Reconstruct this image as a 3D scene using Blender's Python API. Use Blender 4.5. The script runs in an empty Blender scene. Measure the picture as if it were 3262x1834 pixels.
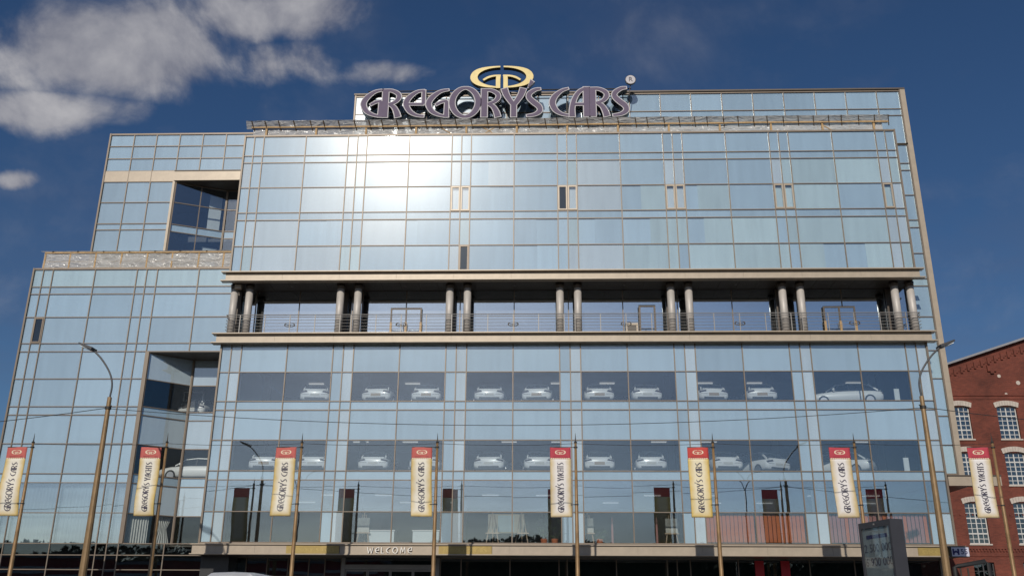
import bpy, bmesh, math, random
from mathutils import Vector, Matrix, noise
random.seed(7)
S = bpy.context.scene
COL = S.collection
R = math.radians

# ------------------------------------------------------------------ camera, sky, sun, exposure
W0, H0, FPX = 3262.0, 1834.0, 2977.5
PITCH, YAW, ROLL = R(19.7564), R(-1.8025), R(0.335)
CAM = Vector((0, -57, 1.6))
fw = Vector((math.sin(YAW) * math.cos(PITCH), math.cos(YAW) * math.cos(PITCH), math.sin(PITCH)))
rt = Vector((math.cos(YAW), -math.sin(YAW), 0)); up = rt.cross(fw)
RT = rt * math.cos(ROLL) + up * math.sin(ROLL); UP = up * math.cos(ROLL) - rt * math.sin(ROLL)
cd = bpy.data.cameras.new('camera'); cam = bpy.data.objects.new('camera', cd); COL.objects.link(cam)
cd.sensor_width = 36; cd.sensor_fit = 'HORIZONTAL'; cd.lens = FPX / W0 * 36; cd.clip_end = 3000; cd.clip_start = .1
M = Matrix.Identity(4)
for i in range(3):
    M[i][0] = RT[i]; M[i][1] = UP[i]; M[i][2] = -fw[i]; M[i][3] = CAM[i]
cam.matrix_world = M
S.camera = cam

SUN_AZ, SUN_EL = R(9.9), R(29.3)      # behind the camera, to its left
to_sun = Vector((-math.sin(SUN_AZ) * math.cos(SUN_EL), -math.cos(SUN_AZ) * math.cos(SUN_EL), math.sin(SUN_EL)))
sd = bpy.data.lights.new('sun', 'SUN'); sd.energy = 3.6; sd.angle = R(.53); sd.color = (1, .93, .82)
sun = bpy.data.objects.new('sun', sd); COL.objects.link(sun)
sun.rotation_euler = (-to_sun).to_track_quat('-Z', 'Y').to_euler(); sun.location = (0, -40, 60)
S.view_settings.view_transform = 'Standard'; S.view_settings.look = 'None'
S.view_settings.exposure = -0.25; S.view_settings.gamma = 1
S.render.engine = 'CYCLES'
S.cycles.max_bounces = 6; S.cycles.diffuse_bounces = 2; S.cycles.glossy_bounces = 3; S.cycles.transparent_max_bounces = 12; S.cycles.caustics_reflective = False; S.cycles.caustics_refractive = False

def ray(px, py):                       # photograph pixel (frame 2575 wide) -> direction
    x, y = px * 1.26680, py * 1.26680
    return fw + RT * ((x - 1631) / FPX) - UP * ((y - 917) / FPX)
def PY(px, py, Y):                     # where that direction meets the vertical plane at depth Y
    d = ray(px, py); return CAM + d * ((Y - CAM.y) / d.y)

wd = bpy.data.worlds.new('World'); S.world = wd; wd.use_nodes = True
nt = wd.node_tree; nt.nodes.clear()
def N(t, typ, **kw):
    n = t.nodes.new(typ)
    for k, v in kw.items():
        if k.startswith('i_'):
            key = k[2:]; n.inputs[int(key) if key.isdigit() else key].default_value = v
        else: setattr(n, k, v)
    return n
def math_(t, op, a, b=None, clamp=False):
    n = t.nodes.new('ShaderNodeMath'); n.operation = op; n.use_clamp = clamp
    for i, v in enumerate((a, b)):
        if v is None: continue
        if hasattr(v, 'is_linked'): t.links.new(v, n.inputs[i])
        else: n.inputs[i].default_value = v
    return n.outputs[0]
def make_world():
    L = nt.links.new
    sky = N(nt, 'ShaderNodeTexSky', sky_type='NISHITA', sun_disc=False, sun_elevation=SUN_EL,
            sun_rotation=math.atan2(to_sun.x, to_sun.y), altitude=0, air_density=1.0, dust_density=.85, ozone_density=5.0)
    tc = N(nt, 'ShaderNodeTexCoord'); sep = N(nt, 'ShaderNodeSeparateXYZ'); L(tc.outputs['Generated'], sep.inputs[0])
    z = math_(nt, 'ADD', math_(nt, 'MAXIMUM', sep.outputs[2], 0.0), .06)
    u = math_(nt, 'DIVIDE', sep.outputs[0], z); v = math_(nt, 'DIVIDE', sep.outputs[1], z)
    cmb = N(nt, 'ShaderNodeCombineXYZ'); L(u, cmb.inputs[0]); L(v, cmb.inputs[1])
    n1 = N(nt, 'ShaderNodeTexNoise', i_Scale=6.5, i_Detail=12.0, i_Roughness=.57, i_Distortion=.25); L(tc.outputs['Generated'], n1.inputs['Vector'])
    n2 = N(nt, 'ShaderNodeTexNoise', i_Scale=1.1, i_Detail=6.0, i_Roughness=.6); L(cmb.outputs[0], n2.inputs['Vector'])
    def uv(px, py):
        d = ray(px, py).normalized(); zz = d.z + .06; return d.x / zz, d.y / zz
    dens = None
    # the cloud banks seen over the roofs: centre, half sizes (photo frame), weight
    for (px, py, hx, hy, wt) in ((230, 125, 480, 215, .92), (650, 30, 360, 130, .74), (720, 150, 200, 100, .52), (1000, 180, 200, 55, .50), (30, 455, 75, 40, .50), (120, 270, 360, 95, .66)):
        c = uv(px, py); ex = uv(px + hx, py); ey = uv(px, py - hy)
        a, b, cc, d_ = ex[0] - c[0], ey[0] - c[0], ex[1] - c[1], ey[1] - c[1]
        det = a * d_ - b * cc
        du = math_(nt, 'SUBTRACT', u, c[0]); dv = math_(nt, 'SUBTRACT', v, c[1])
        s1 = math_(nt, 'ADD', math_(nt, 'MULTIPLY', du, d_ / det), math_(nt, 'MULTIPLY', dv, -b / det))
        s2 = math_(nt, 'ADD', math_(nt, 'MULTIPLY', du, -cc / det), math_(nt, 'MULTIPLY', dv, a / det))
        r2 = math_(nt, 'ADD', math_(nt, 'MULTIPLY', s1, s1), math_(nt, 'MULTIPLY', s2, s2))
        g = math_(nt, 'MULTIPLY', math_(nt, 'POWER', 2.718, math_(nt, 'MULTIPLY', r2, -1.5)), wt)
        dens = g if dens is None else math_(nt, 'MAXIMUM', dens, g)
    # cloud banks; the rest of the sky carries only a thin broken veil of the same cloud
    base = math_(nt, 'ADD', math_(nt, 'SUBTRACT', dens, .16), math_(nt, 'MULTIPLY', math_(nt, 'SUBTRACT', n1.outputs[0], .5), 1.7))
    mr = N(nt, 'ShaderNodeMapRange', interpolation_type='SMOOTHSTEP', i_1=.1, i_2=.45, i_3=0.0, i_4=.95); L(base, mr.inputs[0])
    veil = math_(nt, 'MULTIPLY', math_(nt, 'SUBTRACT', math_(nt, 'ADD', math_(nt, 'MULTIPLY', n2.outputs[0], .7), math_(nt, 'MULTIPLY', n1.outputs[0], .3)), .47), 1.6, True)
    fac = math_(nt, 'MAXIMUM', mr.outputs[0], math_(nt, 'MINIMUM', veil, .22))
    # billow relief: the same noise a little further towards the sun tells which side of a billow is lit
    of = N(nt, 'ShaderNodeVectorMath', operation='ADD'); L(tc.outputs['Generated'], of.inputs[0]); of.inputs[1].default_value = (-.006, -.012, .022)
    n3 = N(nt, 'ShaderNodeTexNoise', i_Scale=6.5, i_Detail=7.0, i_Roughness=.55, i_Distortion=.25); L(of.outputs[0], n3.inputs['Vector'])
    lit = math_(nt, 'ADD', math_(nt, 'MULTIPLY', math_(nt, 'SUBTRACT', n1.outputs[0], n3.outputs[0]), 2.0), math_(nt, 'ADD', math_(nt, 'MULTIPLY', base, .55), .28))
    cr = N(nt, 'ShaderNodeValToRGB'); e = cr.color_ramp.elements
    e[0].position = .15; e[0].color = (.19, .215, .33, 1); e[1].position = .9; e[1].color = (.86, .85, .89, 1)
    L(lit, cr.inputs[0])
    hs = N(nt, 'ShaderNodeHueSaturation', i_Saturation=1.12, i_Value=1.0, i_Hue=.504); L(sky.outputs[0], hs.inputs['Color'])
    b1 = N(nt, 'ShaderNodeBackground', i_Strength=.062); L(hs.outputs[0], b1.inputs[0])
    b2 = N(nt, 'ShaderNodeBackground', i_Strength=.62); L(cr.outputs[0], b2.inputs[0])
    mx = N(nt, 'ShaderNodeMixShader'); L(fac, mx.inputs[0]); L(b1.outputs[0], mx.inputs[1]); L(b2.outputs[0], mx.inputs[2])
    o = N(nt, 'ShaderNodeOutputWorld'); L(mx.outputs[0], o.inputs[0])
make_world()

# ------------------------------------------------------------------ materials
MT = {}
def mat(name, col, rough=.6, metal=0.0, var=.12, vscale=1.5, bump=0.0, bscale=30.0, col2=None, spec=None, coat=0.0):
    m = bpy.data.materials.new(name); m.use_nodes = True; t = m.node_tree; p = t.nodes['Principled BSDF']
    p.inputs['Roughness'].default_value = rough; p.inputs['Metallic'].default_value = metal
    if coat: p.inputs['Coat Weight'].default_value = coat
    if spec is not None: p.inputs['Specular IOR Level'].default_value = spec
    tc = N(t, 'ShaderNodeTexCoord'); n = N(t, 'ShaderNodeTexNoise', i_Scale=vscale, i_Detail=6.0, i_Roughness=.65); t.links.new(tc.outputs['Object'], n.inputs['Vector'])
    cr = N(t, 'ShaderNodeValToRGB'); e = cr.color_ramp.elements; e[0].position = .3; e[1].position = .7
    c2 = col2 or tuple(min(1, c * (1 + var)) for c in col)
    e[0].color = (*[c * (1 - var) for c in col], 1); e[1].color = (*c2, 1)
    t.links.new(n.outputs[0], cr.inputs[0]); t.links.new(cr.outputs[0], p.inputs['Base Color'])
    if bump:
        nb = N(t, 'ShaderNodeTexNoise', i_Scale=bscale, i_Detail=4.0); t.links.new(tc.outputs['Object'], nb.inputs['Vector'])
        b = N(t, 'ShaderNodeBump', i_Strength=bump, i_Distance=.02); t.links.new(nb.outputs[0], b.inputs['Height']); t.links.new(b.outputs[0], p.inputs['Normal'])
    MT[name] = m; return m
def glass(name, tint, refl, rough=.012, haze=.03, bumpd=.0009):
    """thin coated glazing: clear transmission + mirror reflection + a weak dusty lobe"""
    m = bpy.data.materials.new(name); m.use_nodes = True; t = m.node_tree; t.nodes.clear(); L = t.links.new
    tr = N(t, 'ShaderNodeBsdfTransparent', i_Color=(*tint, 1))
    tc = N(t, 'ShaderNodeTexCoord'); oi = N(t, 'ShaderNodeObjectInfo')
    ad = N(t, 'ShaderNodeVectorMath', operation='ADD'); L(tc.outputs['Object'], ad.inputs[0])
    sc = N(t, 'ShaderNodeMath', operation='MULTIPLY', i_1=57.0); L(oi.outputs['Random'], sc.inputs[0]); L(sc.outputs[0], ad.inputs[1])
    n = N(t, 'ShaderNodeTexNoise', i_Scale=.8, i_Detail=1.5); L(ad.outputs[0], n.inputs['Vector'])
    b = N(t, 'ShaderNodeBump', i_Strength=1.0, i_Distance=bumpd); L(n.outputs[0], b.inputs['Height'])
    g = N(t, 'ShaderNodeBsdfGlossy', i_Color=(.86, .95, 1, 1), i_Roughness=rough); L(b.outputs[0], g.inputs['Normal'])
    g2 = N(t, 'ShaderNodeBsdfGlossy', i_Color=(1, 1, 1, 1), i_Roughness=.225)
    gm = N(t, 'ShaderNodeMixShader', i_0=haze); L(g.outputs[0], gm.inputs[1]); L(g2.outputs[0], gm.inputs[2])
    fr = N(t, 'ShaderNodeLayerWeight', i_Blend=.5)
    fac = math_(t, 'ADD', math_(t, 'MULTIPLY', math_(t, 'POWER', fr.outputs['Facing'], 4.0), 1.0 - refl), refl, True)
    mx = N(t, 'ShaderNodeMixShader'); L(fac, mx.inputs[0]); L(tr.outputs[0], mx.inputs[1]); L(gm.outputs[0], mx.inputs[2])
    o = N(t, 'ShaderNodeOutputMaterial'); L(mx.outputs[0], o.inputs[0])
    MT[name] = m; return m
glass('facade_glass', (.94, .965, .98), .17, haze=.046)
glass('mirror_glass', (.9, .94, .96), .46, haze=.02)
glass('clear_glass', (.95, .965, .97), .085, haze=.03)
glass('dark_glass', (.6, .66, .68), .1, haze=.03)
glass('old_glass', (.25, .3, .33), .22, haze=.02, bumpd=.004)
mat('bronze', (.20, .16, .125), .45, .2, .12, .6)
mat('bronze_dark', (.10, .08, .065), .5, .2)
mat('beige', (.40, .335, .262), .42, .12, .10, 1.7)
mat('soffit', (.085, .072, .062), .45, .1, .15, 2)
def fabric(name, col, amt=.16):
    m = mat(name, col, .85); t = m.node_tree; L = t.links.new; p = t.nodes['Principled BSDF']
    tc = N(t, 'ShaderNodeTexCoord'); oi = N(t, 'ShaderNodeObjectInfo')
    mp = N(t, 'ShaderNodeMapping'); mp.inputs['Scale'].default_value = (2.2, 1, .22); L(tc.outputs['Object'], mp.inputs[0])
    sc = N(t, 'ShaderNodeVectorMath', operation='SCALE'); sc.inputs[0].default_value = (37, 11, 23); L(oi.outputs['Random'], sc.inputs['Scale'])
    L(sc.outputs[0], mp.inputs['Location'])
    n = N(t, 'ShaderNodeTexNoise', i_Scale=1.0, i_Detail=5.0, i_Roughness=.55); L(mp.outputs[0], n.inputs['Vector'])
    v = N(t, 'ShaderNodeMapRange', i_1=.25, i_2=.75, i_3=1 - amt, i_4=1 + amt); L(n.outputs[0], v.inputs[0])
    ob = N(t, 'ShaderNodeMapRange', i_1=0.0, i_2=1.0, i_3=.88, i_4=1.10); L(oi.outputs['Random'], ob.inputs[0])
    k = math_(t, 'MULTIPLY', v.outputs[0], ob.outputs[0])
    cm = N(t, 'ShaderNodeVectorMath', operation='SCALE'); cm.inputs[0].default_value = col; L(k, cm.inputs['Scale']); L(cm.outputs[0], p.inputs['Base Color'])
fabric('blind', (.59, .73, .83), .07); fabric('curtain', (.80, .88, .93), .08); fabric('curtain_green', (.72, .87, .89), .10); fabric('curtain_blue', (.60, .76, .88), .08)
mat('drape', (.55, .56, .53), .9, 0, .15, 3)
mat('terracotta', (.62, .17, .06), .8, 0, .15, 1.2)
mat('terracotta_pale', (.44, .20, .18), .8, 0, .12, 1.2)
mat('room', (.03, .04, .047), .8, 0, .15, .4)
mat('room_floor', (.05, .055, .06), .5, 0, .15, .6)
mat('white_column', (.70, .76, .76), .5, 0, .05)
mat('concrete', (.30, .29, .28), .85, 0, .15, .8, .3, 20)
mat('column_metal', (.50, .465, .435), .5, .1, .08, 1.5)
mat('steel', (.26, .25, .24), .5, .3, .08)
mat('wood_new', (.44, .29, .14), .7, 0, .25, 5, .3, 25)
mat('wood_dark', (.11, .075, .045), .8, 0, .3, 5)
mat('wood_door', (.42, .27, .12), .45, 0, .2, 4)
mat('sign_face', (.17, .14, .20), .8, 0, .06, 1.5, spec=.05)
mat('sign_rim', (.55, .53, .56), .6, 0, .05, spec=.2)
mat('sign_body', (.018, .017, .02), .25, 0, .1)
mat('gold', (.47, .37, .13), .45, .1, .14, 2.2)
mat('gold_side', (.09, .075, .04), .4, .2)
mat('gold_panel', (.36, .26, .085), .42, .25, .16, 3, .15, 14)
mat('gold_letter', (.46, .35, .12), .4, .2, .1, 3)
mat('welcome', (.78, .75, .70), .4, .1, .04)
mat('white_paint', (.78, .78, .76), .4, 0, .05)
mat('window_paint', (.56, .56, .55), .5, 0, .1, 3)
mat('pole_brown', (.27, .165, .075), .5, .2, .25, 3)
mat('pole_lamp', (.26, .17, .085), .5, .25, .22, 2)
mat('lamp_grey', (.07, .07, .075), .5, .3)
mat('iron', (.05, .045, .04), .6, .3)
mat('cable', (.02, .02, .022), .7)
mat('car_white', (.76, .78, .77), .3, 0, .03, 1, coat=.6)
mat('car_glass', (.02, .024, .028), .1, 0, .05)
mat('lens_dark', (.035, .02, .022), .2)
mat('plate', (.55, .55, .5), .5)
mat('plate_brown', (.36, .27, .17), .5)
mat('rubber', (.022, .022, .022), .85)
mat('rim', (.45, .45, .46), .3, .8)
mat('trim_black', (.03, .03, .032), .6)
mat('brick_white', (.50, .44, .39), .8, 0, .15, 6)
mat('navy', (.022, .02, .11), .5)
mat('num_panel', (.60, .60, .70), .4, 0, .08, 2)
mat('pillar_grey', (.055, .056, .066), .45, .2, .1)
mat('poster_red', (.52, .02, .035), .5)
mat('ink', (.045, .04, .075), .6)
mat('cream', (.80, .70, .52), .7)
mat('asphalt', (.055, .055, .057), .9, 0, .2, .6, .4, 60)
mat('paving', (.24, .23, .22), .85, 0, .15, .8, .3, 25)
mat('kerb_stone', (.33, .32, .31), .8, 0, .12, 2)
mat('road_paint', (.7, .7, .68), .7)
mat('leaf', (.05, .075, .03), .8, 0, .4, .15)
mat('bark', (.08, .06, .045), .9)
mat('plant_leaf', (.06, .10, .04), .6, 0, .3, 3)
mat('red_wall', (.42, .035, .04), .6, 0, .15, .5)
mat('roof_grey', (.28, .28, .30), .5, .3)
mat('easel_wood', (.55, .40, .26), .6, 0, .15, 4)
mat('canvas', (.55, .53, .46), .8, 0, .3, 2.5)
mat('silver', (.62, .62, .63), .3, .5, .05)
mat('tile_dark', (.035, .035, .037), .35, 0, .2, 1)

def brick_material():
    m = bpy.data.materials.new('brick_wall'); m.use_nodes = True; t = m.node_tree; p = t.nodes['Principled BSDF']; L = t.links.new
    tc = N(t, 'ShaderNodeTexCoord'); mp = N(t, 'ShaderNodeMapping'); mp.inputs['Rotation'].default_value = (R(90), 0, 0)
    L(tc.outputs['Object'], mp.inputs[0])
    b = N(t, 'ShaderNodeTexBrick', i_Scale=1.0); b.inputs['Brick Width'].default_value = .27; b.inputs['Row Height'].default_value = .078; b.inputs['Mortar Size'].default_value = .009
    b.inputs['Color1'].default_value = (.205, .052, .032, 1); b.inputs['Color2'].default_value = (.145, .036, .024, 1); b.inputs['Mortar'].default_value = (.17, .075, .055, 1)
    L(mp.outputs[0], b.inputs[0])
    n = N(t, 'ShaderNodeTexNoise', i_Scale=.5, i_Detail=8.0, i_Roughness=.7); L(tc.outputs['Object'], n.inputs['Vector'])
    cr = N(t, 'ShaderNodeValToRGB'); e = cr.color_ramp.elements; e[0].position = .3; e[0].color = (.5, .5, .52, 1); e[1].position = .72; e[1].color = (1.25, 1.15, 1.12, 1)
    L(n.outputs[0], cr.inputs[0])
    mx = N(t, 'ShaderNodeMix', data_type='RGBA', blend_type='MULTIPLY'); mx.inputs[0].default_value = 1.0
    L(b.outputs[0], mx.inputs[6]); L(cr.outputs[0], mx.inputs[7]); L(mx.outputs[2], p.inputs['Base Color']); p.inputs['Roughness'].default_value = .9
    bp = N(t, 'ShaderNodeBump', i_Strength=.6, i_Distance=.01); L(b.outputs['Fac'], bp.inputs['Height']); bp.invert = True; L(bp.outputs[0], p.inputs['Normal'])
    MT['brick_wall'] = m
brick_material()
def film_material():
    m = bpy.data.materials.new('plastic_film'); m.use_nodes = True; t = m.node_tree; t.nodes.clear(); L = t.links.new
    tc = N(t, 'ShaderNodeTexCoord'); mp = N(t, 'ShaderNodeMapping'); mp.inputs['Rotation'].default_value = (0, R(35), 0); mp.inputs['Scale'].default_value = (1, 1, 3)
    L(tc.outputs['Object'], mp.inputs[0])
    n = N(t, 'ShaderNodeTexNoise', i_Scale=1.2, i_Detail=2.0, i_Roughness=.5, i_Distortion=1.2); L(mp.outputs[0], n.inputs['Vector'])
    b = N(t, 'ShaderNodeBump', i_Strength=1.0, i_Distance=.16); L(n.outputs[0], b.inputs['Height'])
    d = N(t, 'ShaderNodeBsdfPrincipled', i_Roughness=.13); d.inputs['Base Color'].default_value = (.86, .85, .84, 1); L(b.outputs[0], d.inputs['Normal'])
    tl = N(t, 'ShaderNodeBsdfTranslucent', i_Color=(.75, .74, .72, 1)); L(b.outputs[0], tl.inputs['Normal'])
    dm = N(t, 'ShaderNodeMixShader', i_0=.45); L(d.outputs[0], dm.inputs[1]); L(tl.outputs[0], dm.inputs[2])
    tr = N(t, 'ShaderNodeBsdfTransparent', i_Color=(.9, .9, .9, 1))
    cr = N(t, 'ShaderNodeMapRange', i_1=.35, i_2=.7, i_3=.5, i_4=.8); L(n.outputs[0], cr.inputs[0])
    mx = N(t, 'ShaderNodeMixShader'); L(cr.outputs[0], mx.inputs[0]); L(tr.outputs[0], mx.inputs[1]); L(dm.outputs[0], mx.inputs[2])
    o = N(t, 'ShaderNodeOutputMaterial'); L(mx.outputs[0], o.inputs[0]); MT['plastic_film'] = m
film_material()
def banner_material(name, mid, edge):
    """printed cloth: pale middle running out to a warm border, in the banner's own coordinates"""
    m = bpy.data.materials.new(name); m.use_nodes = True; t = m.node_tree; p = t.nodes['Principled BSDF']; L = t.links.new
    tc = N(t, 'ShaderNodeTexCoord'); sp = N(t, 'ShaderNodeSeparateXYZ'); L(tc.outputs['Object'], sp.inputs[0])
    n = N(t, 'ShaderNodeTexNoise', i_Scale=3.5, i_Detail=5.0); L(tc.outputs['Object'], n.inputs['Vector'])
    ax = math_(t, 'DIVIDE', math_(t, 'ABSOLUTE', math_(t, 'ADD', sp.outputs[0], .80)), .54)
    az = math_(t, 'DIVIDE', math_(t, 'MAXIMUM', math_(t, 'SUBTRACT', 7.35, sp.outputs[2]), 0.0), .6)
    f = math_(t, 'ADD', math_(t, 'MAXIMUM', ax, az), math_(t, 'MULTIPLY', math_(t, 'SUBTRACT', n.outputs[0], .5), .35))
    cr = N(t, 'ShaderNodeValToRGB'); e = cr.color_ramp.elements; e[0].position = .42; e[0].color = (*mid, 1); e[1].position = .95; e[1].color = (*edge, 1)
    L(f, cr.inputs[0]); L(cr.outputs[0], p.inputs['Base Color']); p.inputs['Roughness'].default_value = .75
    nb = N(t, 'ShaderNodeBump', i_Strength=.25, i_Distance=.03); L(n.outputs[0], nb.inputs['Height']); L(nb.outputs[0], p.inputs['Normal'])
    MT[name] = m
banner_material('cloth_yellow', (.76, .72, .62), (.60, .44, .16))
banner_material('cloth_bright', (.78, .70, .50), (.66, .47, .13))
banner_material('cloth_white', (.76, .73, .71), (.60, .47, .25))
mat('cloth_coral', (.50, .115, .10), .75, 0, .08, 3)
mat('cloth_crimson', (.46, .05, .075), .75, 0, .08, 3)
mat('cloth_red', (.52, .06, .05), .75, 0, .08, 3)
mat('cloth_ink_red', (.22, .03, .06), .75)

# ------------------------------------------------------------------ mesh helpers
class MB:
    def __init__(s): s.v = []; s.f = []
    def box(s, x0, x1, y0, y1, z0, z1):
        b = len(s.v)
        s.v += [(x0, y0, z0), (x1, y0, z0), (x1, y1, z0), (x0, y1, z0), (x0, y0, z1), (x1, y0, z1), (x1, y1, z1), (x0, y1, z1)]
        s.f += [tuple(b + i for i in q) for q in ((0, 3, 2, 1), (4, 5, 6, 7), (0, 1, 5, 4), (1, 2, 6, 5), (2, 3, 7, 6), (3, 0, 4, 7))]
        return s
    def quad(s, *p):
        b = len(s.v); s.v += [tuple(q) for q in p]; s.f.append(tuple(range(b, b + len(p)))); return s
    def prism(s, poly, y0, y1):            # polygon in x,z (counter-clockwise seen from -y), extruded along y
        n = len(poly); b = len(s.v)
        s.v += [(x, y0, z) for x, z in poly] + [(x, y1, z) for x, z in poly]
        s.f.append(tuple(b + i for i in range(n))); s.f.append(tuple(b + n + i for i in reversed(range(n))))
        s.f += [(b + (i + 1) % n, b + i, b + n + i, b + n + (i + 1) % n) for i in range(n)]
        return s
    def beam(s, a, b_, w, h=None):         # square bar between two points
        a = Vector(a); b_ = Vector(b_); d = (b_ - a).normalized(); h = h or w
        x = d.cross(Vector((0, 0, 1)));  x = x.normalized() if x.length > 1e-4 else Vector((1, 0, 0)); y = d.cross(x)
        n = len(s.v)
        for p in (a, b_):
            for i, j in ((-1, -1), (1, -1), (1, 1), (-1, 1)): s.v.append(tuple(p + x * (i * w / 2) + y * (j * h / 2)))
        s.f += [tuple(n + i for i in q) for q in ((3, 2, 1, 0), (4, 5, 6, 7), (0, 1, 5, 4), (1, 2, 6, 5), (2, 3, 7, 6), (3, 0, 4, 7))]
        return s
    def tube(s, pts, rad, n=10, cap=True):
        pts = [Vector(p) for p in pts]; rad = rad if isinstance(rad, (list, tuple)) else [rad] * len(pts)
        base = len(s.v); ref = None
        for i, p in enumerate(pts):
            d = (pts[min(i + 1, len(pts) - 1)] - pts[max(i - 1, 0)]).normalized()
            if ref is None: ref = Vector((1, 0, 0)) if abs(d.x) < .8 else Vector((0, 1, 0))
            x = (ref - d * ref.dot(d)).normalized(); y = d.cross(x); ref = x
            for k in range(n):
                a = 2 * math.pi * k / n; s.v.append(tuple(p + (x * math.cos(a) + y * math.sin(a)) * rad[i]))
        for i in range(len(pts) - 1):
            for k in range(n):
                a = base + i * n; s.f.append((a + k, a + (k + 1) % n, a + n + (k + 1) % n, a + n + k))
        if cap:
            s.f.append(tuple(base + k for k in reversed(range(n)))); e = base + (len(pts) - 1) * n; s.f.append(tuple(e + k for k in range(n)))
        return s
    def ribbon(s, pts, wid, y0, y1, closed=False):   # stroke in x,z with varying width, extruded y0 (front) .. y1
        n = len(pts); Lf, Rt = [], []
        for i in range(n):
            a = pts[(i - 1) % n] if closed or i else pts[0]; b = pts[(i + 1) % n] if closed or i < n - 1 else pts[-1]
            dx, dz = b[0] - a[0], b[1] - a[1]; l = math.hypot(dx, dz) or 1
            nx, nz = -dz / l, dx / l; w = wid[i] / 2
            Lf.append((pts[i][0] + nx * w, pts[i][1] + nz * w)); Rt.append((pts[i][0] - nx * w, pts[i][1] - nz * w))
        b = len(s.v)
        for y in (y0, y1):
            s.v += [(x, y, z) for x, z in Lf] + [(x, y, z) for x, z in Rt]
        m = n if closed else n - 1
        for i in range(m):
            j = (i + 1) % n
            l0, l1, r0, r1 = b + i, b + j, b + n + i, b + n + j
            s.f += [(r0, r1, l1, l0), (l0 + 2 * n, l1 + 2 * n, r1 + 2 * n, r0 + 2 * n), (l0, l1, l1 + 2 * n, l0 + 2 * n), (r1, r0, r0 + 2 * n, r1 + 2 * n)]
        if not closed:
            s.f += [(b, b + 2 * n, b + 3 * n, b + n), (b + n - 1, b + 2 * n - 1, b + 4 * n - 1, b + 3 * n - 1)]
        return s
    def warp(s, fn): s.v = [fn(*p) for p in s.v]; return s
    def mesh(s, name, m=None, smooth=False, fix=False):
        me = bpy.data.meshes.new(name); me.from_pydata(s.v, [], s.f); me.update()
        if fix:
            bm = bmesh.new(); bm.from_mesh(me); bmesh.ops.recalc_face_normals(bm, faces=bm.faces[:]); bm.to_mesh(me); bm.free()
        if m: me.materials.append(MT[m] if isinstance(m, str) else m)
        if smooth:
            for p in me.polygons: p.use_smooth = True
        return me
    def build(s, name, m, parent=None, loc=None, smooth=False, fix=False):
        return link(name, s.mesh(name, m, smooth, fix), parent, loc)
def link(name, me, parent=None, loc=None, rot=None):
    o = bpy.data.objects.new(name, me); COL.objects.link(o)
    if parent: o.parent = parent
    if loc is not None: o.location = loc
    if rot is not None: o.rotation_euler = rot
    return o
def tag(o, label=None, cat=None, group=None, kind=None):
    if label: o['label'] = label
    if cat: o['category'] = cat
    if group: o['group'] = group
    if kind: o['kind'] = kind
    return o
def thing(name, label, cat, loc=(0, 0, 0), rz=0, group=None):
    return tag(link(name, None, None, loc, (0, 0, rz)), label, cat, group)
def copy_tree(o, parent=None):
    c = o.copy(); COL.objects.link(c); c.parent = parent
    for ch in list(o.children): copy_tree(ch, c)
    return c
_bx = {}
def boxpart(name, m, parent, x0, x1, y0, y1, z0, z1, rot=None):   # shares mesh data between equal boxes
    k = (m, round(x1 - x0, 3), round(y1 - y0, 3), round(z1 - z0, 3))
    if k not in _bx:
        a, b, c = (x1 - x0) / 2, (y1 - y0) / 2, (z1 - z0) / 2
        _bx[k] = MB().box(-a, a, -b, b, -c, c).mesh(name, m)
    return link(name, _bx[k], parent, ((x0 + x1) / 2, (y0 + y1) / 2, (z0 + z1) / 2), rot)
def smooth_path(pts, wid, k=6):
    """Catmull-Rom through the points"""
    P, Wd = [], []
    n = len(pts)
    for i in range(n - 1):
        p0, p1, p2, p3 = pts[max(i - 1, 0)], pts[i], pts[i + 1], pts[min(i + 2, n - 1)]
        for j in range(k):
            t = j / k
            P.append(tuple(.5 * (2 * b + (c - a) * t + (2 * a - 5 * b + 4 * c - d) * t * t + (3 * b - a - 3 * c + d) * t ** 3) for a, b, c, d in zip(p0, p1, p2, p3)))
            Wd.append(wid[i] + (wid[i + 1] - wid[i]) * t)
    P.append(pts[-1]); Wd.append(wid[-1]); return P, Wd

# ------------------------------------------------------------------ ground and street
tag(MB().box(-900, 900, -900, 900, -.5, -.02).build('ground', 'asphalt'), kind='structure')
tag(MB().box(-400, 400, -52, -15, -.019, 0).build('road', 'asphalt'), kind='structure')
pv = tag(MB().box(-400, 400, -15, 60, -.019, .13).build('pavement', 'paving'), kind='structure')
MB().box(-400, 400, -15.2, -14.98, -.015, .15).build('kerb', 'kerb_stone', pv)
p2 = tag(MB().box(-400, 400, -75, -52, -.019, .13).build('pavement_riverside', 'paving'), kind='structure')
MB().box(-400, 400, -52.02, -51.8, -.015, .15).build('kerb', 'kerb_stone', p2)
for k in range(-12, 13):
    tag(boxpart('lane_marking', 'road_paint', None, k * 9 - 1.5, k * 9 + 1.5, -33.6, -33.45, .002, .006), kind='structure')

# ------------------------------------------------------------------ the glass building
X0, A, B = -20.363, 2.9405, .6595
XR = X0 + 12 * A + 14 * B
BAY = 2 * A + 2 * B
cols = [X0]
for w in [B, B] + [A, A, B, B] * 6: cols.append(cols[-1] + w)
LLY, BY = 1.3, 1.93
bld = thing('glass_building', 'large stepped glass office building with bronze mullions and a columned loggia', 'building')

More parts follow.
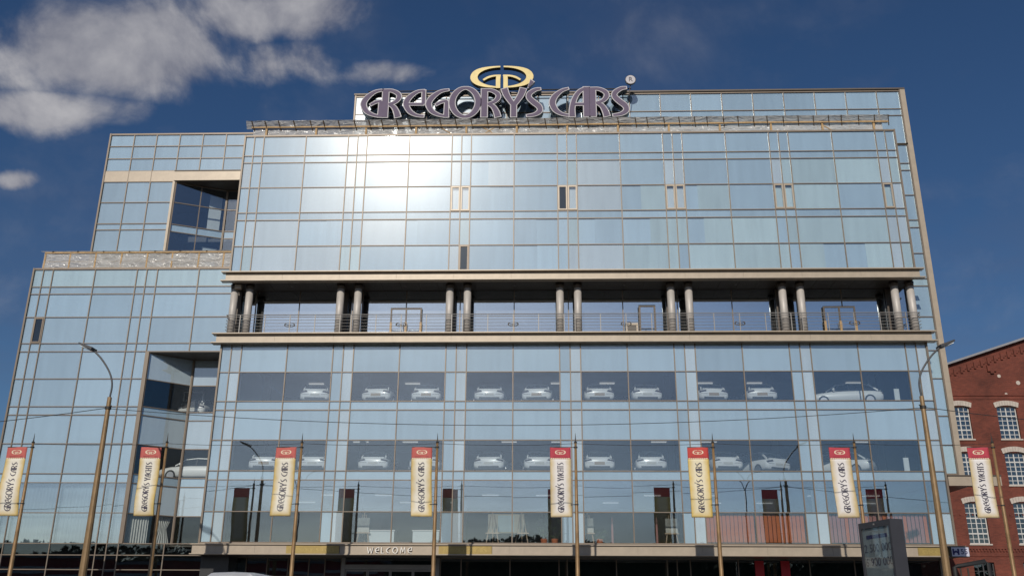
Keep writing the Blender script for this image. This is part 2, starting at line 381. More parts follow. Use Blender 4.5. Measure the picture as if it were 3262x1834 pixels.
def curtain(name, ox, oy, ang, xs, zs, cell, mw=.062, tw=.052, label=None, jitter=.0021, end_l=True, end_r=True, hide_v=None, hide_h=None, frame='bronze'):
    """glazed wall: perimeter frame + one mullion / transom / pane per line and cell.
    cell(c,r) -> None (open) or dict(pane=name, glass=mat, back=mat or None, bk=name, tilt=..)"""
    fr = MB(); e = .05
    x0, x1, z0, z1 = xs[0], xs[-1], zs[0], zs[-1]
    fr.box(x0, x1, -.055, .10, z1 - .02, z1 + .10); fr.box(x0, x1, -.055, .10, z0 - .06, z0 + .04)
    if end_l: fr.box(x0 - .05, x0 + .06, -.09, .11, z0 - .06, z1 + .099)
    if end_r: fr.box(x1 - .06, x1 + .05, -.09, .11, z0 - .06, z1 + .099)
    w = fr.build(name, frame, bld, (ox, oy, 0)); w.rotation_euler = (0, 0, ang)
    if label: w['label'] = label
    nc, nr = len(xs) - 1, len(zs) - 1
    C = [[cell(c, r) for r in range(nr)] for c in range(nc)]
    def runs(flags):
        out = []; st = None
        for i, f in enumerate(list(flags) + [False]):
            if f and st is None: st = i
            if not f and st is not None: out.append((st, i)); st = None
        return out
    for c in range(1, nc):
        for a, b in runs([(C[c - 1][r] is not None or C[c][r] is not None) and not (hide_v and hide_v(c, r)) for r in range(nr)]):
            boxpart('mullion', 'bronze', w, xs[c] - mw / 2, xs[c] + mw / 2, -.042, .09, zs[a] + .041, zs[b] - .021)
    for r in range(1, nr):
        for a, b in runs([(C[c][r - 1] is not None or C[c][r] is not None) and not (hide_h and hide_h(c, r)) for c in range(nc)]):
            boxpart('transom', 'bronze', w, xs[a] + .061, xs[b] - .061, -.034, .085, zs[r] - tw / 2, zs[r] + tw / 2)
    for c in range(nc):
        for r in range(nr):
            d = C[c][r]
            if d is None: continue
            g = .026
            j = d.get('jit', jitter)
            rot = (random.gauss(0, j), 0, random.gauss(0, j))
            if d.get('solid'):
                boxpart(d['pane'], d['solid'], w, xs[c] + g, xs[c + 1] - g, -.035, .03, zs[r] + g, zs[r + 1] - g)
                continue
            if d.get('open'):
                continue
            boxpart(d['pane'], d.get('glass', 'facade_glass'), w, xs[c] + g, xs[c + 1] - g, .0, .018, zs[r] + g, zs[r + 1] - g, rot)
            bk = d.get('back')
            if bk and d.get('draw'):          # curtain drawn over part of the pane, paler wall set back behind the rest
                fr_, left = d['draw']; xm = xs[c] + (xs[c + 1] - xs[c]) * (fr_ if left else 1 - fr_)
                boxpart('curtain', bk, w, xs[c] + .012 if left else xm, xm if left else xs[c + 1] - .012, .034, .044, zs[r] + .012, zs[r + 1] - .012)
                boxpart('wall_panel', 'curtain_blue', w, xs[c] + .012, xs[c + 1] - .012, .07, .08, zs[r] + .012, zs[r + 1] - .012)
            elif bk: boxpart(d.get('bk', 'blind'), bk, w, xs[c] + .012, xs[c + 1] - .012, .034, .044, zs[r] + .012, zs[r + 1] - .012)
    return w, C

def folds(w, x0, x1, z0, z1, m, y=.35, amp=.05, pitch=.16, name='drape', gather=0.0):
    n = max(6, int((x1 - x0) / pitch * 4)); b = MB()
    def pt(i, z, k):
        t = i / n; xm = (x0 + x1) / 2; x = x0 + (x1 - x0) * t
        x = xm + (x - xm) * (1 - gather * k)
        return (x, y + amp * math.sin(t * (x1 - x0) / pitch * 2 * math.pi + .4 * math.sin(9 * t)), z)
    zz = [z0, z0 + (z1 - z0) * .55, z1]
    for i in range(n):
        for q in range(2):
            ka, kb = (1 if q == 0 else (1 if q == 1 else 0)), (1 if q == 0 else 0)
            ka = (0, 1, 0)[q]; kb = (0, 1, 0)[q + 1]
            b.quad(pt(i, zz[q], ka), pt(i + 1, zz[q], ka), pt(i + 1, zz[q + 1], kb), pt(i, zz[q + 1], kb))
    return b.build(name, m, w, smooth=True)

is_narrow = lambda c: (c % 4) in (0, 1)          # column pattern b b a a
# --- upper block of the main front
ZU = [23.24, 25.10, 26.98, 27.53, 29.39, 31.28, 31.82, 33.30]
rng = random.Random(3)
back_u = {}
def cell_u(c, r):
    nar = is_narrow(c); g = c // 4
    if r in (2, 5):
        return dict(pane='spandrel_pane', back='curtain_blue', bk='spandrel_panel')
    d = dict(pane='narrow_pane' if nar else 'window_pane', bk='curtain')
    x = cols[c]
    if r == 6: d['back'] = 'curtain_blue'
    else:
        q = rng.random()
        right = c > 14
        if nar: d['back'] = rng.choice(['curtain', 'curtain_green', 'curtain_blue'])
        elif right and r < 2: d['back'] = 'curtain_green' if q < .75 else 'curtain'
        elif right: d['back'] = 'curtain_blue' if q < .55 else 'curtain_green'
        elif r < 2: d['back'] = 'curtain' if q < .5 else 'curtain_blue'
        else: d['back'] = 'curtain' if q < .55 else 'curtain_blue'
        if not nar and rng.random() < .34: d['draw'] = (rng.uniform(.35, .8), rng.random() < .5)
    if nar and r == 3 and (g in (2, 3, 4, 5) or (g == 6 and c % 4 == 0)): return dict(pane='narrow_pane', open=True)
    if nar and r == 0 and g == 2 and c % 4 == 1: return dict(pane='narrow_pane', open=True)
    return d
wu, _ = curtain('upper_curtain_wall', 0, 0, 0, cols, ZU, cell_u)
def casement(w, x0, x1, z0, z1, tilt=0.0, back='curtain', fm='beige'):
    """opening light: frame with a pane of its own"""
    f = MB(); t = .11
    f.box(x0 + .035, x0 + t, -.07, .04, z0 + .04, z1 - .04); f.box(x1 - t, x1 - .035, -.07, .04, z0 + .04, z1 - .04)
    f.box(x0 + t, x1 - t, -.068, .038, z0 + .04, z0 + t + .02); f.box(x0 + t, x1 - t, -.068, .038, z1 - t - .02, z1 - .04)
    o = f.build('casement_frame', fm, w)
    p = boxpart('casement_pane', 'facade_glass' if back else 'dark_glass', w, x0 + t, x1 - t, -.03, -.015, z0 + t + .02, z1 - t - .02, (tilt, 0, 0))
    if back: boxpart('curtain', back, w, x0 + .04, x1 - .04, .14, .15, z0 + .04, z1 - .04)
for g in (2, 3, 4, 5, 6):
    for k in (0, 1):
        if g == 6 and k: continue
        c = g * 4 + k
        casement(wu, cols[c], cols[c + 1], ZU[3], ZU[4], back=None if (g, k) == (3, 0) else ('curtain' if g < 5 else 'curtain_green'))
casement(wu, cols[9], cols[10], ZU[0], ZU[1], back=None, fm='bronze')

# --- lower block: three showroom floors
ZL = [6.08, 7.89, 9.77, 10.32, 12.20, 14.08, 14.63, 16.50, 18.36]
def cell_l(c, r):
    nar = is_narrow(c)
    if r in (2, 5): return dict(pane='spandrel_pane', back='blind', bk='spandrel_panel')
    if r == 1: return dict(pane='narrow_pane' if nar else 'window_pane', glass='mirror_glass', back='curtain' if c % 4 == 1 else None, bk='side_screen')
    if nar:
        return dict(pane='narrow_pane', back='blind' if c % 4 == 0 else 'curtain', bk='side_screen')
    if r in (1, 4, 7): return dict(pane='window_pane', back='blind', bk='roller_blind')
    return dict(pane='window_pane')
wl, _ = curtain('lower_curtain_wall', 0, 0, 0, cols, ZL, cell_l)
# terracotta vertical slat blinds low on the right
for g, (ca, cb) in enumerate(((22, 24), (26, 26), (18, 20))): pass
def slats(c, r0z, r1z, m, tilt):
    n = 12; x0, x1 = cols[c] + .05, cols[c + 1] - .05; st = (x1 - x0) / n
    for i in range(n):
        o = boxpart('blind_slat', m if (i * 7 + c) % 5 else 'terracotta', wl, x0 + i * st, x0 + (i + .93) * st, .22, .226, r0z, r1z)
        o.rotation_euler = (0, 0, tilt)
for c in (18, 19, 22, 23): slats(c, 6.2, 7.80, 'terracotta_pale' if c > 20 else 'terracotta', .25)

# --- structure: slabs, back walls, sides, roof
def core(name, m, *b): return MB().box(*b).build(name, m, bld)
for z in (9.78, 14.09):
    core('floor_slab', 'room_floor', X0 + .15, XR - .15, .18, 15, z, z + .30)
core('floor_slab', 'room_floor', X0 + .15, XR - .15, .18, 15, 5.72, 6.12)
core('floor_slab', 'concrete', X0 + .1, XR - .1, .12, 15, 18.42, 18.86)
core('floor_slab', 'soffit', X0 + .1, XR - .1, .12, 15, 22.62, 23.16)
for z in (27.02, 31.33): core('floor_slab', 'room_floor', X0 + .15, XR - .15, .18, 15, z, z + .4)
core('roof_slab', 'concrete', X0 + .06, XR - .06, .12, 15, 32.95, 33.25)
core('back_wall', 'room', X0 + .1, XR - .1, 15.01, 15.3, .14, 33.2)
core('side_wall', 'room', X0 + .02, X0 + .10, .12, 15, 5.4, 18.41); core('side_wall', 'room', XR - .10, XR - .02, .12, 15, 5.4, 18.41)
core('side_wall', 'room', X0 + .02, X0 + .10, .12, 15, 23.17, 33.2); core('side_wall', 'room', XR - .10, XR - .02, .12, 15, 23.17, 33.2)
mat('cladding', (.46, .48, .50), .4, .1, .08, .5)
for z0, z1 in ((5.4, 18.28), (23.22, 33.2)):
    core('side_cladding', 'cladding', X0 - .03, X0 + .015, .13, 15, z0, z1); core('side_cladding', 'cladding', XR - .015, XR + .03, .13, 15, z0, z1)
for g in range(7):
    gx = X0 + B + g * BAY
    for z0, z1 in ((6.13, 9.77), (10.09, 14.08), (14.40, 18.40)):
        MB().tube([(gx + .28, .85, z0), (gx + .28, .85, z1)], .26, 16).build('interior_column', 'white_column', bld, smooth=True)

em_ = bpy.data.materials.new('ceiling_lamp'); em_.use_nodes = True
em_.node_tree.nodes['Principled BSDF'].inputs['Emission Color'].default_value = (1, .95, .85, 1); em_.node_tree.nodes['Principled BSDF'].inputs['Emission Strength'].default_value = .5; MT['ceiling_lamp'] = em_
for z in (9.76, 14.07, 18.40):
    for g in range(12):
        for yy in (6.5, 10.5):
            if (g * 5 + int(yy) + int(z)) % 3 == 0: continue
            x = X0 + 2.6 + g * 3.6 + (1.1 if yy > 8 else 0); boxpart('ceiling_lamp', 'ceiling_lamp', bld, x - .55, x + .55, yy - .12, yy + .12, z - .09, z - .03)
    for g in range(7):
        boxpart('rear_column', 'cladding', bld, X0 + B + g * BAY - .2, X0 + B + g * BAY + .2, 8.2, 8.6, z - 3.9 if z < 10 else z - 3.98, z - .02)
# --- slabs as rolled channels: top flange, web, bottom flange
def channel(name, xl, xr, e_lip, e_web, z0, z1, back, m='beige', ft=.07):
    b = MB(); b.box(xl - e_lip, xr + e_lip, -e_lip, back, z1 - ft, z1)
    o = b.build(name, m, bld)
    MB().box(xl - e_lip, xr + e_lip, -e_lip, back, z0, z0 + ft).build('bottom_flange', m, o)
    n = 12; w = (xr - xl + 2 * e_web) / n
    for i in range(n):
        x = xl - e_web + i * w
        boxpart('fascia_panel', m, o, x + .004, x + w - .004, -e_web, -e_web + .06, z0 + ft + .001, z1 - ft - .001)
    MB().box(xl - e_web + .01, xr + e_web - .01, -e_web + .07, back - .01, z0 + ft + .001, z1 - ft - .001).build('slab_core', 'bronze_dark', o)
    return o
channel('loggia_cornice', X0, XR, .44, .20, 22.53, 23.20, .05)
channel('loggia_ledge', X0, XR, .55, .31, 18.30, 18.97, .05)
# loggia: soffit boards, columns, back glazing, railing
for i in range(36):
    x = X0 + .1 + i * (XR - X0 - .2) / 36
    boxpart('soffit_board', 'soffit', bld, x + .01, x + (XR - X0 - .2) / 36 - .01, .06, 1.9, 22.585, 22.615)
for g in range(7):
    gx = X0 + B + g * BAY
    for s_ in (-1, 1):
        x = gx + s_ * .58
        if g == 0 and s_ < 0: x = gx - .42
        if g == 6 and s_ > 0: x = gx + .42
        c = MB().tube([(x, .62, 18.87), (x, .62, 22.58)], .245, 24).build('loggia_column', 'column_metal', bld, smooth=True)
        MB().tube([(x, .62, 22.25), (x, .62, 22.581)], [.25, .29], 24).build('capital', 'bronze_dark', c, smooth=True)
        for k in range(4):
            MB().tube([(x, .62, 19.05 + k * .22), (x, .62, 19.07 + k * .22)], .252, 24).build('joint_ring', 'bronze_dark', c, smooth=True)
ZB = [18.87, 22.58]
doors = {8: 'wood', 9: 'wood', 22: 'wood', 23: 'wood'}
def cell_b(c, r): return dict(pane='narrow_pane' if is_narrow(c) else 'window_pane', glass='loggia_glass', jit=.0006)
glass('loggia_glass', (.75, .82, .86), .62, haze=.03)
wb, _ = curtain('loggia_glazing', 0, 1.92, 0, cols, ZB, cell_b, frame='bronze_dark')
core('back_wall', 'room', X0 + .1, XR - .1, 4.2, 4.3, 18.87, 22.6)
for c in (6, 7, 14, 15):                                # dark wall piers seen in the loggia
    pass
for g in range(7):
    gx = X0 + B + g * BAY
    boxpart('loggia_pier', 'bronze_dark', bld, gx - .75, gx - .30, 1.70, 1.85, 18.87, 22.58)
def double_door(xc, m):
    f = MB(); h = 2.35; z0 = 18.88
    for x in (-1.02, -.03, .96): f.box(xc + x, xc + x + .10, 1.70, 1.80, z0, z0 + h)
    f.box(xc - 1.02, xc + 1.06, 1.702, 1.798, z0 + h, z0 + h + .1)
    o = f.build('door_frame', 'bronze_dark', bld)  # dark colour paints in the slab's shade on the upper frame
    for x in (-1.04, -.05, .94): boxpart('sunlit_stile', m, o, xc + x, xc + x + .14, 1.68, 1.699, z0, z0 + 1.45)  # sunlit lower part painted in: wood tone ends where slab shade begins
    for s_ in (-1, 1):
        a = xc + (-.915 if s_ < 0 else .075)
        d = boxpart('door_pane', 'loggia_glass', o, a, a + .88, 1.745, 1.76, z0 + .05, z0 + h)
        MB().tube([(xc + s_ * .12, 1.66, z0 + .9), (xc + s_ * .12, 1.66, z0 + 1.3)], .02, 8).build('door_handle', 'steel', o)
double_door(cols[8] - A * .0 + 1.7 - BAY * 0 - BAY / 2 + 3.2, 'wood_door') if False else None
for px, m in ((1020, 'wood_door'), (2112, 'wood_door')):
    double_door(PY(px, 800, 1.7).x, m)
# single open dark door and the little framed hatch beside it
xd = PY(1628, 795, 1.6).x
f = MB(); f.box(xd - .55, xd - .43, 1.6, 1.72, 18.88, 21.3); f.box(xd + .43, xd + .55, 1.6, 1.72, 18.88, 21.3); f.box(xd - .55, xd + .55, 1.602, 1.718, 21.3, 21.42)
df = f.build('door_frame', 'bronze_dark', bld); df['label'] = 'dark frame of the single loggia door'
boxpart('door_pane', 'loggia_glass', df, xd - .43, xd + .43, 1.64, 1.66, 18.9, 21.3)
f = MB(); f.box(xd - 1.45, xd - 1.33, 1.6, 1.7, 18.9, 20.2); f.box(xd - .75, xd - .63, 1.6, 1.7, 18.9, 20.2); f.box(xd - 1.33, xd - .75, 1.602, 1.698, 20.05, 20.19)
hf = f.build('hatch_frame', 'beige', bld); boxpart('hatch_panel', 'soffit', hf, xd - 1.33, xd - .75, 1.65, 1.68, 18.9, 20.05)
# small floodlight at the loggia corner
fl = MB().box(X0 + .35, X0 + .75, .15, .45, 22.2, 22.48).build('floodlight', 'beige', bld)
for px in (735, 1020, 1295, 1570, 1850, 2125):
    x = PY(px, 715, .9).x
    MB().tube([(x, .9, 22.56), (x, .9, 22.584)], .09, 14).build('downlight', 'steel', bld)

def ellipse_half(sx, n=22):
    P, Wd = [], []
    for i in range(n + 1):
        a = R(93) + (R(262) - R(93)) * i / n
        t = abs(math.cos(a))
        w = .055 + .23 * t ** 1.6
        P.append((sx * -math.cos(a) * -(1 - w / 2), math.sin(a) * .365))
        Wd.append(.05 + .17 * t ** 2.2)
    return P, Wd
def emblem(b, cx, cz, s, y0, y1):
    """oval ring open at the top with two mirrored hooked stems inside, half width s"""
    k = 0
    for sx in (1, -1):
        P, Wd = ellipse_half(sx)
        b.ribbon([(cx + x * s, cz + z * s) for x, z in P], [w * s for w in Wd], y0 - k * .003, y1); k += 1
        st = [(sx * .115, -.40), (sx * .115, -.1), (sx * .105, .06)]
        b.ribbon([(cx + x * s, cz + z * s) for x, z in st], [.135 * s] * 3, y0 - k * .003, y1); k += 1
        hk, hw = smooth_path([(sx * .035, .045), (sx * .25, .035), (sx * .43, -.02), (sx * .57, -.11)], [.055, .06, .07, .06])
        b.ribbon([(cx + x * s, cz + z * s) for x, z in hk], [w * s for w in hw], y0 - k * .003, y1); k += 1
    return b

# railing
for g in range(6):
    xa, xb = X0 + B + g * BAY, X0 + B + (g + 1) * BAY
    for k in range(5):
        x = xa + .35 + (xb - xa - .7) * k / 4
        boxpart('railing_post', 'steel', bld, x - .025, x + .025, -.045, .005, 18.975, 20.28)
    b = MB(); emblem(b, (xa + xb) / 2, 19.62, .36, -.03, .01); b.build('railing_emblem', 'iron', bld, fix=True)
for z, r in ((20.30, .032), (20.16, .022), (19.95, .014), (19.74, .014), (19.53, .014), (19.32, .014), (19.11, .014)):
    MB().tube([(X0 + .1, -.02, z), (XR - .1, -.02, z)], r, 8).build('railing_bar', 'steel', bld)
    for x, s_ in ((X0 + .1, 1), (XR - .1, -1)):
        MB().tube([(x, -.02, z), (x, 1.6, z)], r, 8).build('railing_bar', 'steel', bld)

# --- penthouse and right-hand strip on the rear plane
px_cols = [26.05 - .30 - 1.65]
while px_cols[-1] > -11.5: px_cols.append(px_cols[-1] - 2.2)
px_cols.append(-13.29); px_cols = sorted(px_cols) + [25.74]
def cell_p(c, r): return dict(pane='window_pane', back='curtain_blue', bk='wall_panel')
curtain('penthouse_curtain_wall', 0, BY, 0, px_cols, [33.3, 35.60, 36.13, 37.55], cell_p)
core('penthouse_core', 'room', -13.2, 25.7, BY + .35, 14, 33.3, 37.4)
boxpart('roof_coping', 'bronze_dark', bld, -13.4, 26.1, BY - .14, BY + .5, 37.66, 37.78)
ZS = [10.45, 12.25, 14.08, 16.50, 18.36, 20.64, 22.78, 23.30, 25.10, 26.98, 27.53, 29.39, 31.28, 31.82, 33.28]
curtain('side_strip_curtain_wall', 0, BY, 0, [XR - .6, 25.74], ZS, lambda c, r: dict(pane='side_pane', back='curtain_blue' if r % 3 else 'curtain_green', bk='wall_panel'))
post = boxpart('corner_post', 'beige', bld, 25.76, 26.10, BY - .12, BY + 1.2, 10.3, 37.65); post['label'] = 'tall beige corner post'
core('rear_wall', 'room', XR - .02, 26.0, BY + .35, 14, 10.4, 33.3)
core('passage_soffit', 'soffit', XR + .05, 27.6, BY - .02, 9, 10.1, 10.28)
bc = boxpart('passage_canopy', 'beige', bld, 25.0, 28.2, BY - .25, BY + .1, 9.72, 10.30)
boxpart('top_flange', 'bronze_dark', bc, -1.62, 1.62, -.24, .20, .292, .35)

# --- lower left block
LX = [-34.60]
for w in (B, B, A, A, B, B): LX.append(LX[-1] + w)
LX = [-34.27, -33.60, -32.94, -30.05, -27.17, -26.51, -25.78, -22.95, -20.40]
ZLL = [3.7, 4.57, 5.42, 6.10, 7.93, 9.77, 10.33, 12.21, 14.06, 14.60, 16.43, 18.26, 18.82, 20.63, 22.26, 22.78, 24.02]
def cell_ll(c, r):
    z = ZLL[r]
    if c >= 6 and 6.0 < z < 18.2: return None
    if z < 6.0: return dict(pane='ground_pane', glass='dark_glass')
    if r in (5, 8, 11, 14): return dict(pane='spandrel_pane', back='blind', bk='spandrel_panel')
    nar = c in (0, 1, 4, 5)
    if r == 12 and c == 1: return dict(pane='narrow_pane', open=True)
    d = dict(pane='narrow_pane' if nar else 'window_pane', bk='blind', back='blind')
    if r >= 13: d['back'] = 'curtain_blue' if nar or r == 13 else 'curtain_green'
    if r == 15: d['back'] = 'curtain_green'
    if 6.0 < z < 9.7: d['back'] = None; d['glass'] = 'mirror_glass'
    return d
wll, _ = curtain('left_block_curtain_wall', 0, LLY, 0, LX, ZLL, cell_ll, end_r=False,
                 hide_v=lambda c, r: c >= 7 and 6.0 < ZLL[r] < 18.2, hide_h=lambda c, r: c >= 6 and 6.2 < ZLL[r] < 18.2)
casement(wll, LX[1], LX[2], ZLL[12], ZLL[13], back=None, fm='bronze')
for c in (0, 1, 2, 3, 4, 5): folds(wll, LX[c] + .04, LX[c + 1] - .04, 6.15, 9.72, 'curtain', y=.4, amp=.04, pitch=.22, name='drape')
boxpart('recess_jamb', 'bronze', bld, -25.80, -25.55, LLY - .08, LLY + .12, 6.1, 18.22)
# oblique glazed wall of the recess and the return behind it
rc = Vector((-23.30, 3.3)); ra = Vector((-25.62, LLY + .05))
dv = rc - ra; ang = math.atan2(dv.y, dv.x); ln = dv.length
def cell_r(c, r):
    z = ZRr[r]
    if z in (9.77, 14.08): return dict(pane='spandrel_pane', back='blind', bk='spandrel_panel')
    if z in (7.93, 12.2, 16.43): return dict(pane='window_pane', back='curtain', bk='roller_blind')
    return dict(pane='window_pane', glass='clear_glass')
ZRr = [6.12, 7.93, 9.77, 10.33, 12.2, 14.08, 14.63, 16.43, 18.18]
wr1, _ = curtain('recess_oblique_wall', ra.x, ra.y, ang, [0, ln], ZRr, cell_r)
wr2, _ = curtain('recess_back_wall', rc.x, rc.y, 0, [0, 3.0], ZRr, cell_r)
folds(wr1, .15, ln * .5, 6.2, 7.9, 'drape', y=.3, amp=.05, pitch=.16)
folds(wr1, ln * .62, ln - .1, 6.2, 7.9, 'drape', y=.3, amp=.05, pitch=.16, gather=.5)
MB().prism([(0, 0), (1, 0), (1, 1)], 0, 1)   # (shape helper warm-up, nothing linked)
sf = MB(); P = [(-25.75, LLY), (-20.3, LLY), (-20.3, 3.35), (rc.x, 3.35)]
sf.quad(*[(x, y, 18.19) for x, y in P]); sf.quad(*[(x, y, 18.24) for x, y in reversed(P)])
for i in range(4):
    a, b = P[i], P[(i + 1) % 4]; sf.quad((*a, 18.24), (*b, 18.24), (*b, 18.19), (*a, 18.19))
sf.build('recess_soffit', 'soffit', bld)
for z in (5.75, 9.80, 14.12, 18.30, 22.3): core('floor_slab', 'room_floor', -34.1, X0 - .05, 3.9 if z < 18 else LLY + .2, 14, z, z + .22)
for z in (9.80, 14.12): core('floor_slab', 'room_floor', -34.1, -25.9, LLY + .18, 3.89, z, z + .22)
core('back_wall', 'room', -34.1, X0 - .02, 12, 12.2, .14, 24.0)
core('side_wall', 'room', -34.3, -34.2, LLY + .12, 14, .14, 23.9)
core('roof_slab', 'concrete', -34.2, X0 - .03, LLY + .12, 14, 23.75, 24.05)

# --- upper left block
UX = [-30.88, -29.13, -27.49, -25.80, -24.12, -22.44, -20.40]
ZUL = [24.1, 27.2, 27.66, 29.28, 30.88, 31.72, 32.71, 33.70, 34.62]
def cell_ul(c, r):
    if r == 4: return dict(pane='fascia_panel', solid='beige') if c < 3 else None
    if c >= 3 and r < 4: return None
    return dict(pane='window_pane', back='curtain_blue' if r > 4 or r == 1 else 'blind', bk='wall_panel')
wul, _ = curtain('upper_left_curtain_wall', 0, BY, 0, UX, ZUL, cell_ul, end_r=False, hide_v=lambda c, r: c >= 4 and r <= 4, hide_h=lambda c, r: c >= 3 and r in (4,) )
boxpart('recess_fascia', 'beige', bld, -25.78, -20.42, BY - .16, BY + .2, 30.90, 31.60)
boxpart('fascia_lip', 'bronze_dark', bld, -25.80, -20.42, BY - .20, BY + .2, 31.61, 31.68)
boxpart('recess_jamb', 'beige', bld, -25.86, -25.70, BY - .10, BY + .1, 24.1, 30.89)
rc2 = Vector((-22.42, 3.4)); ra2 = Vector((-25.68, BY + .05)); dv2 = rc2 - ra2
ZR2 = [24.1, 27.1, 27.65, 29.3, 30.8]
def cell_r2(c, r): return dict(pane='spandrel_pane', back='blind', bk='spandrel_panel') if r == 1 else dict(pane='window_pane')
wr3, _ = curtain('recess_oblique_wall', ra2.x, ra2.y, math.atan2(dv2.y, dv2.x), [0, dv2.length / 2, dv2.length], ZR2, cell_r2)
curtain('recess_back_wall', rc2.x, rc2.y, 0, [0, 2.1], ZR2, cell_r2)
boxpart('wall_panel', 'white_column', wr3, 2.45, 3.3, .8, .9, 27.7, 30.6); boxpart('wall_panel', 'white_column', wr3, 2.3, 3.3, .8, .9, 24.2, 26.6)
sf = MB(); P = [(-25.75, BY), (-20.4, BY), (-20.4, 3.45), (rc2.x, 3.45)]
sf.quad(*[(x, y, 30.84) for x, y in P]); sf.quad(*[(x, y, 30.885) for x, y in reversed(P)])
for i in range(4):
    a, b = P[i], P[(i + 1) % 4]; sf.quad((*a, 30.885), (*b, 30.885), (*b, 30.84), (*a, 30.84))
sf.build('recess_soffit', 'soffit', bld)
core('floor_slab', 'room_floor', -30.7, X0 - .05, 4.2, 14, 27.2, 27.6); core('floor_slab', 'room_floor', -30.7, -25.9, BY + .3, 4.19, 27.2, 27.6)
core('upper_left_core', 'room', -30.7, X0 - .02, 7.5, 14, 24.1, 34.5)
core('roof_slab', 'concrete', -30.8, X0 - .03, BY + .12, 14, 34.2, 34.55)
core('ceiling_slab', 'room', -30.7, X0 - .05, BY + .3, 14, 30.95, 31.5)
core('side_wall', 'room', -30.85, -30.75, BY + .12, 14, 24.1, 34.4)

# --- ground floor under the canopy
can = channel('entrance_canopy', X0, XR + .0, .40, .30, 5.38, 6.00, .1, ft=.06)
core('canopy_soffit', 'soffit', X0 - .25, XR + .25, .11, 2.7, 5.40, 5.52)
GX = [X0 + .6 + i * (9.0 / 4) for i in range(4)] + [-12.1]
GX = [X0, -18.2, -16.9, -15.6, -14.3, -13.3, -12.25]
gz = [.6, 3.2, 4.3, 5.38]
gcell = lambda c, r: dict(pane='ground_pane', glass='dark_glass', jit=.002)
curtain('ground_floor_glazing', 0, 2.6, 0, GX, gz, gcell)
curtain('ground_floor_glazing', 0, 2.6, 0, [-6.2, -4.9, -1.9, 1.1, 1.6, 4.6, 7.7, 8.3, 9.1, 12.0, 15.0, 16.3, 19.0, 21.6, XR], [.6, 4.2, 5.38], gcell)
core('corner_pier', 'tile_dark', X0 - .1, X0 + 1.6, .9, 2.55, .14, 5.39)
core('plinth_wall', 'tile_dark', X0, -12.25, 2.45, 2.8, .13, .58); core('plinth_wall', 'tile_dark', -6.2, XR, 2.45, 2.8, .13, .58)
core('room_wall', 'room', X0, XR, 8, 8.2, .14, 5.6)
# entrance portal
po = MB(); po.box(-12.2, -11.98, 2.2, 2.5, .14, 5.38); po.box(-6.42, -6.2, 2.2, 2.5, .14, 5.38); po.box(-11.98, -6.42, 2.21, 2.49, 4.70, 4.98)
po = po.build('entrance_portal', 'steel', bld)
for i in range(4):
    x = -11.98 + i * 5.56 / 4
    fr = MB(); fr.box(x + .01, x + .08, 2.3, 2.4, .15, 4.68); fr.box(x + 5.56 / 4 - .08, x + 5.56 / 4 - .01, 2.3, 2.4, .15, 4.68); fr.box(x + .08, x + 5.56 / 4 - .08, 2.302, 2.398, 4.58, 4.68)
    fr.build('door_leaf', 'steel', po); boxpart('door_pane', 'dark_glass', po, x + .08, x + 5.56 / 4 - .08, 2.34, 2.36, .2, 4.58)
boxpart('fanlight', 'dark_glass', po, -11.98, -6.42, 2.34, 2.36, 4.99, 5.37)
for px in (1909, 1974):
    x = PY(px, 1420, 2.5).x
    tag(boxpart('poster', 'poster_red', None, x - .27, x + .27, 2.44, 2.455, 2.6, 5.30), 'tall narrow red poster hanging in the dark ground floor window', 'poster', 'red posters in the ground floor window')

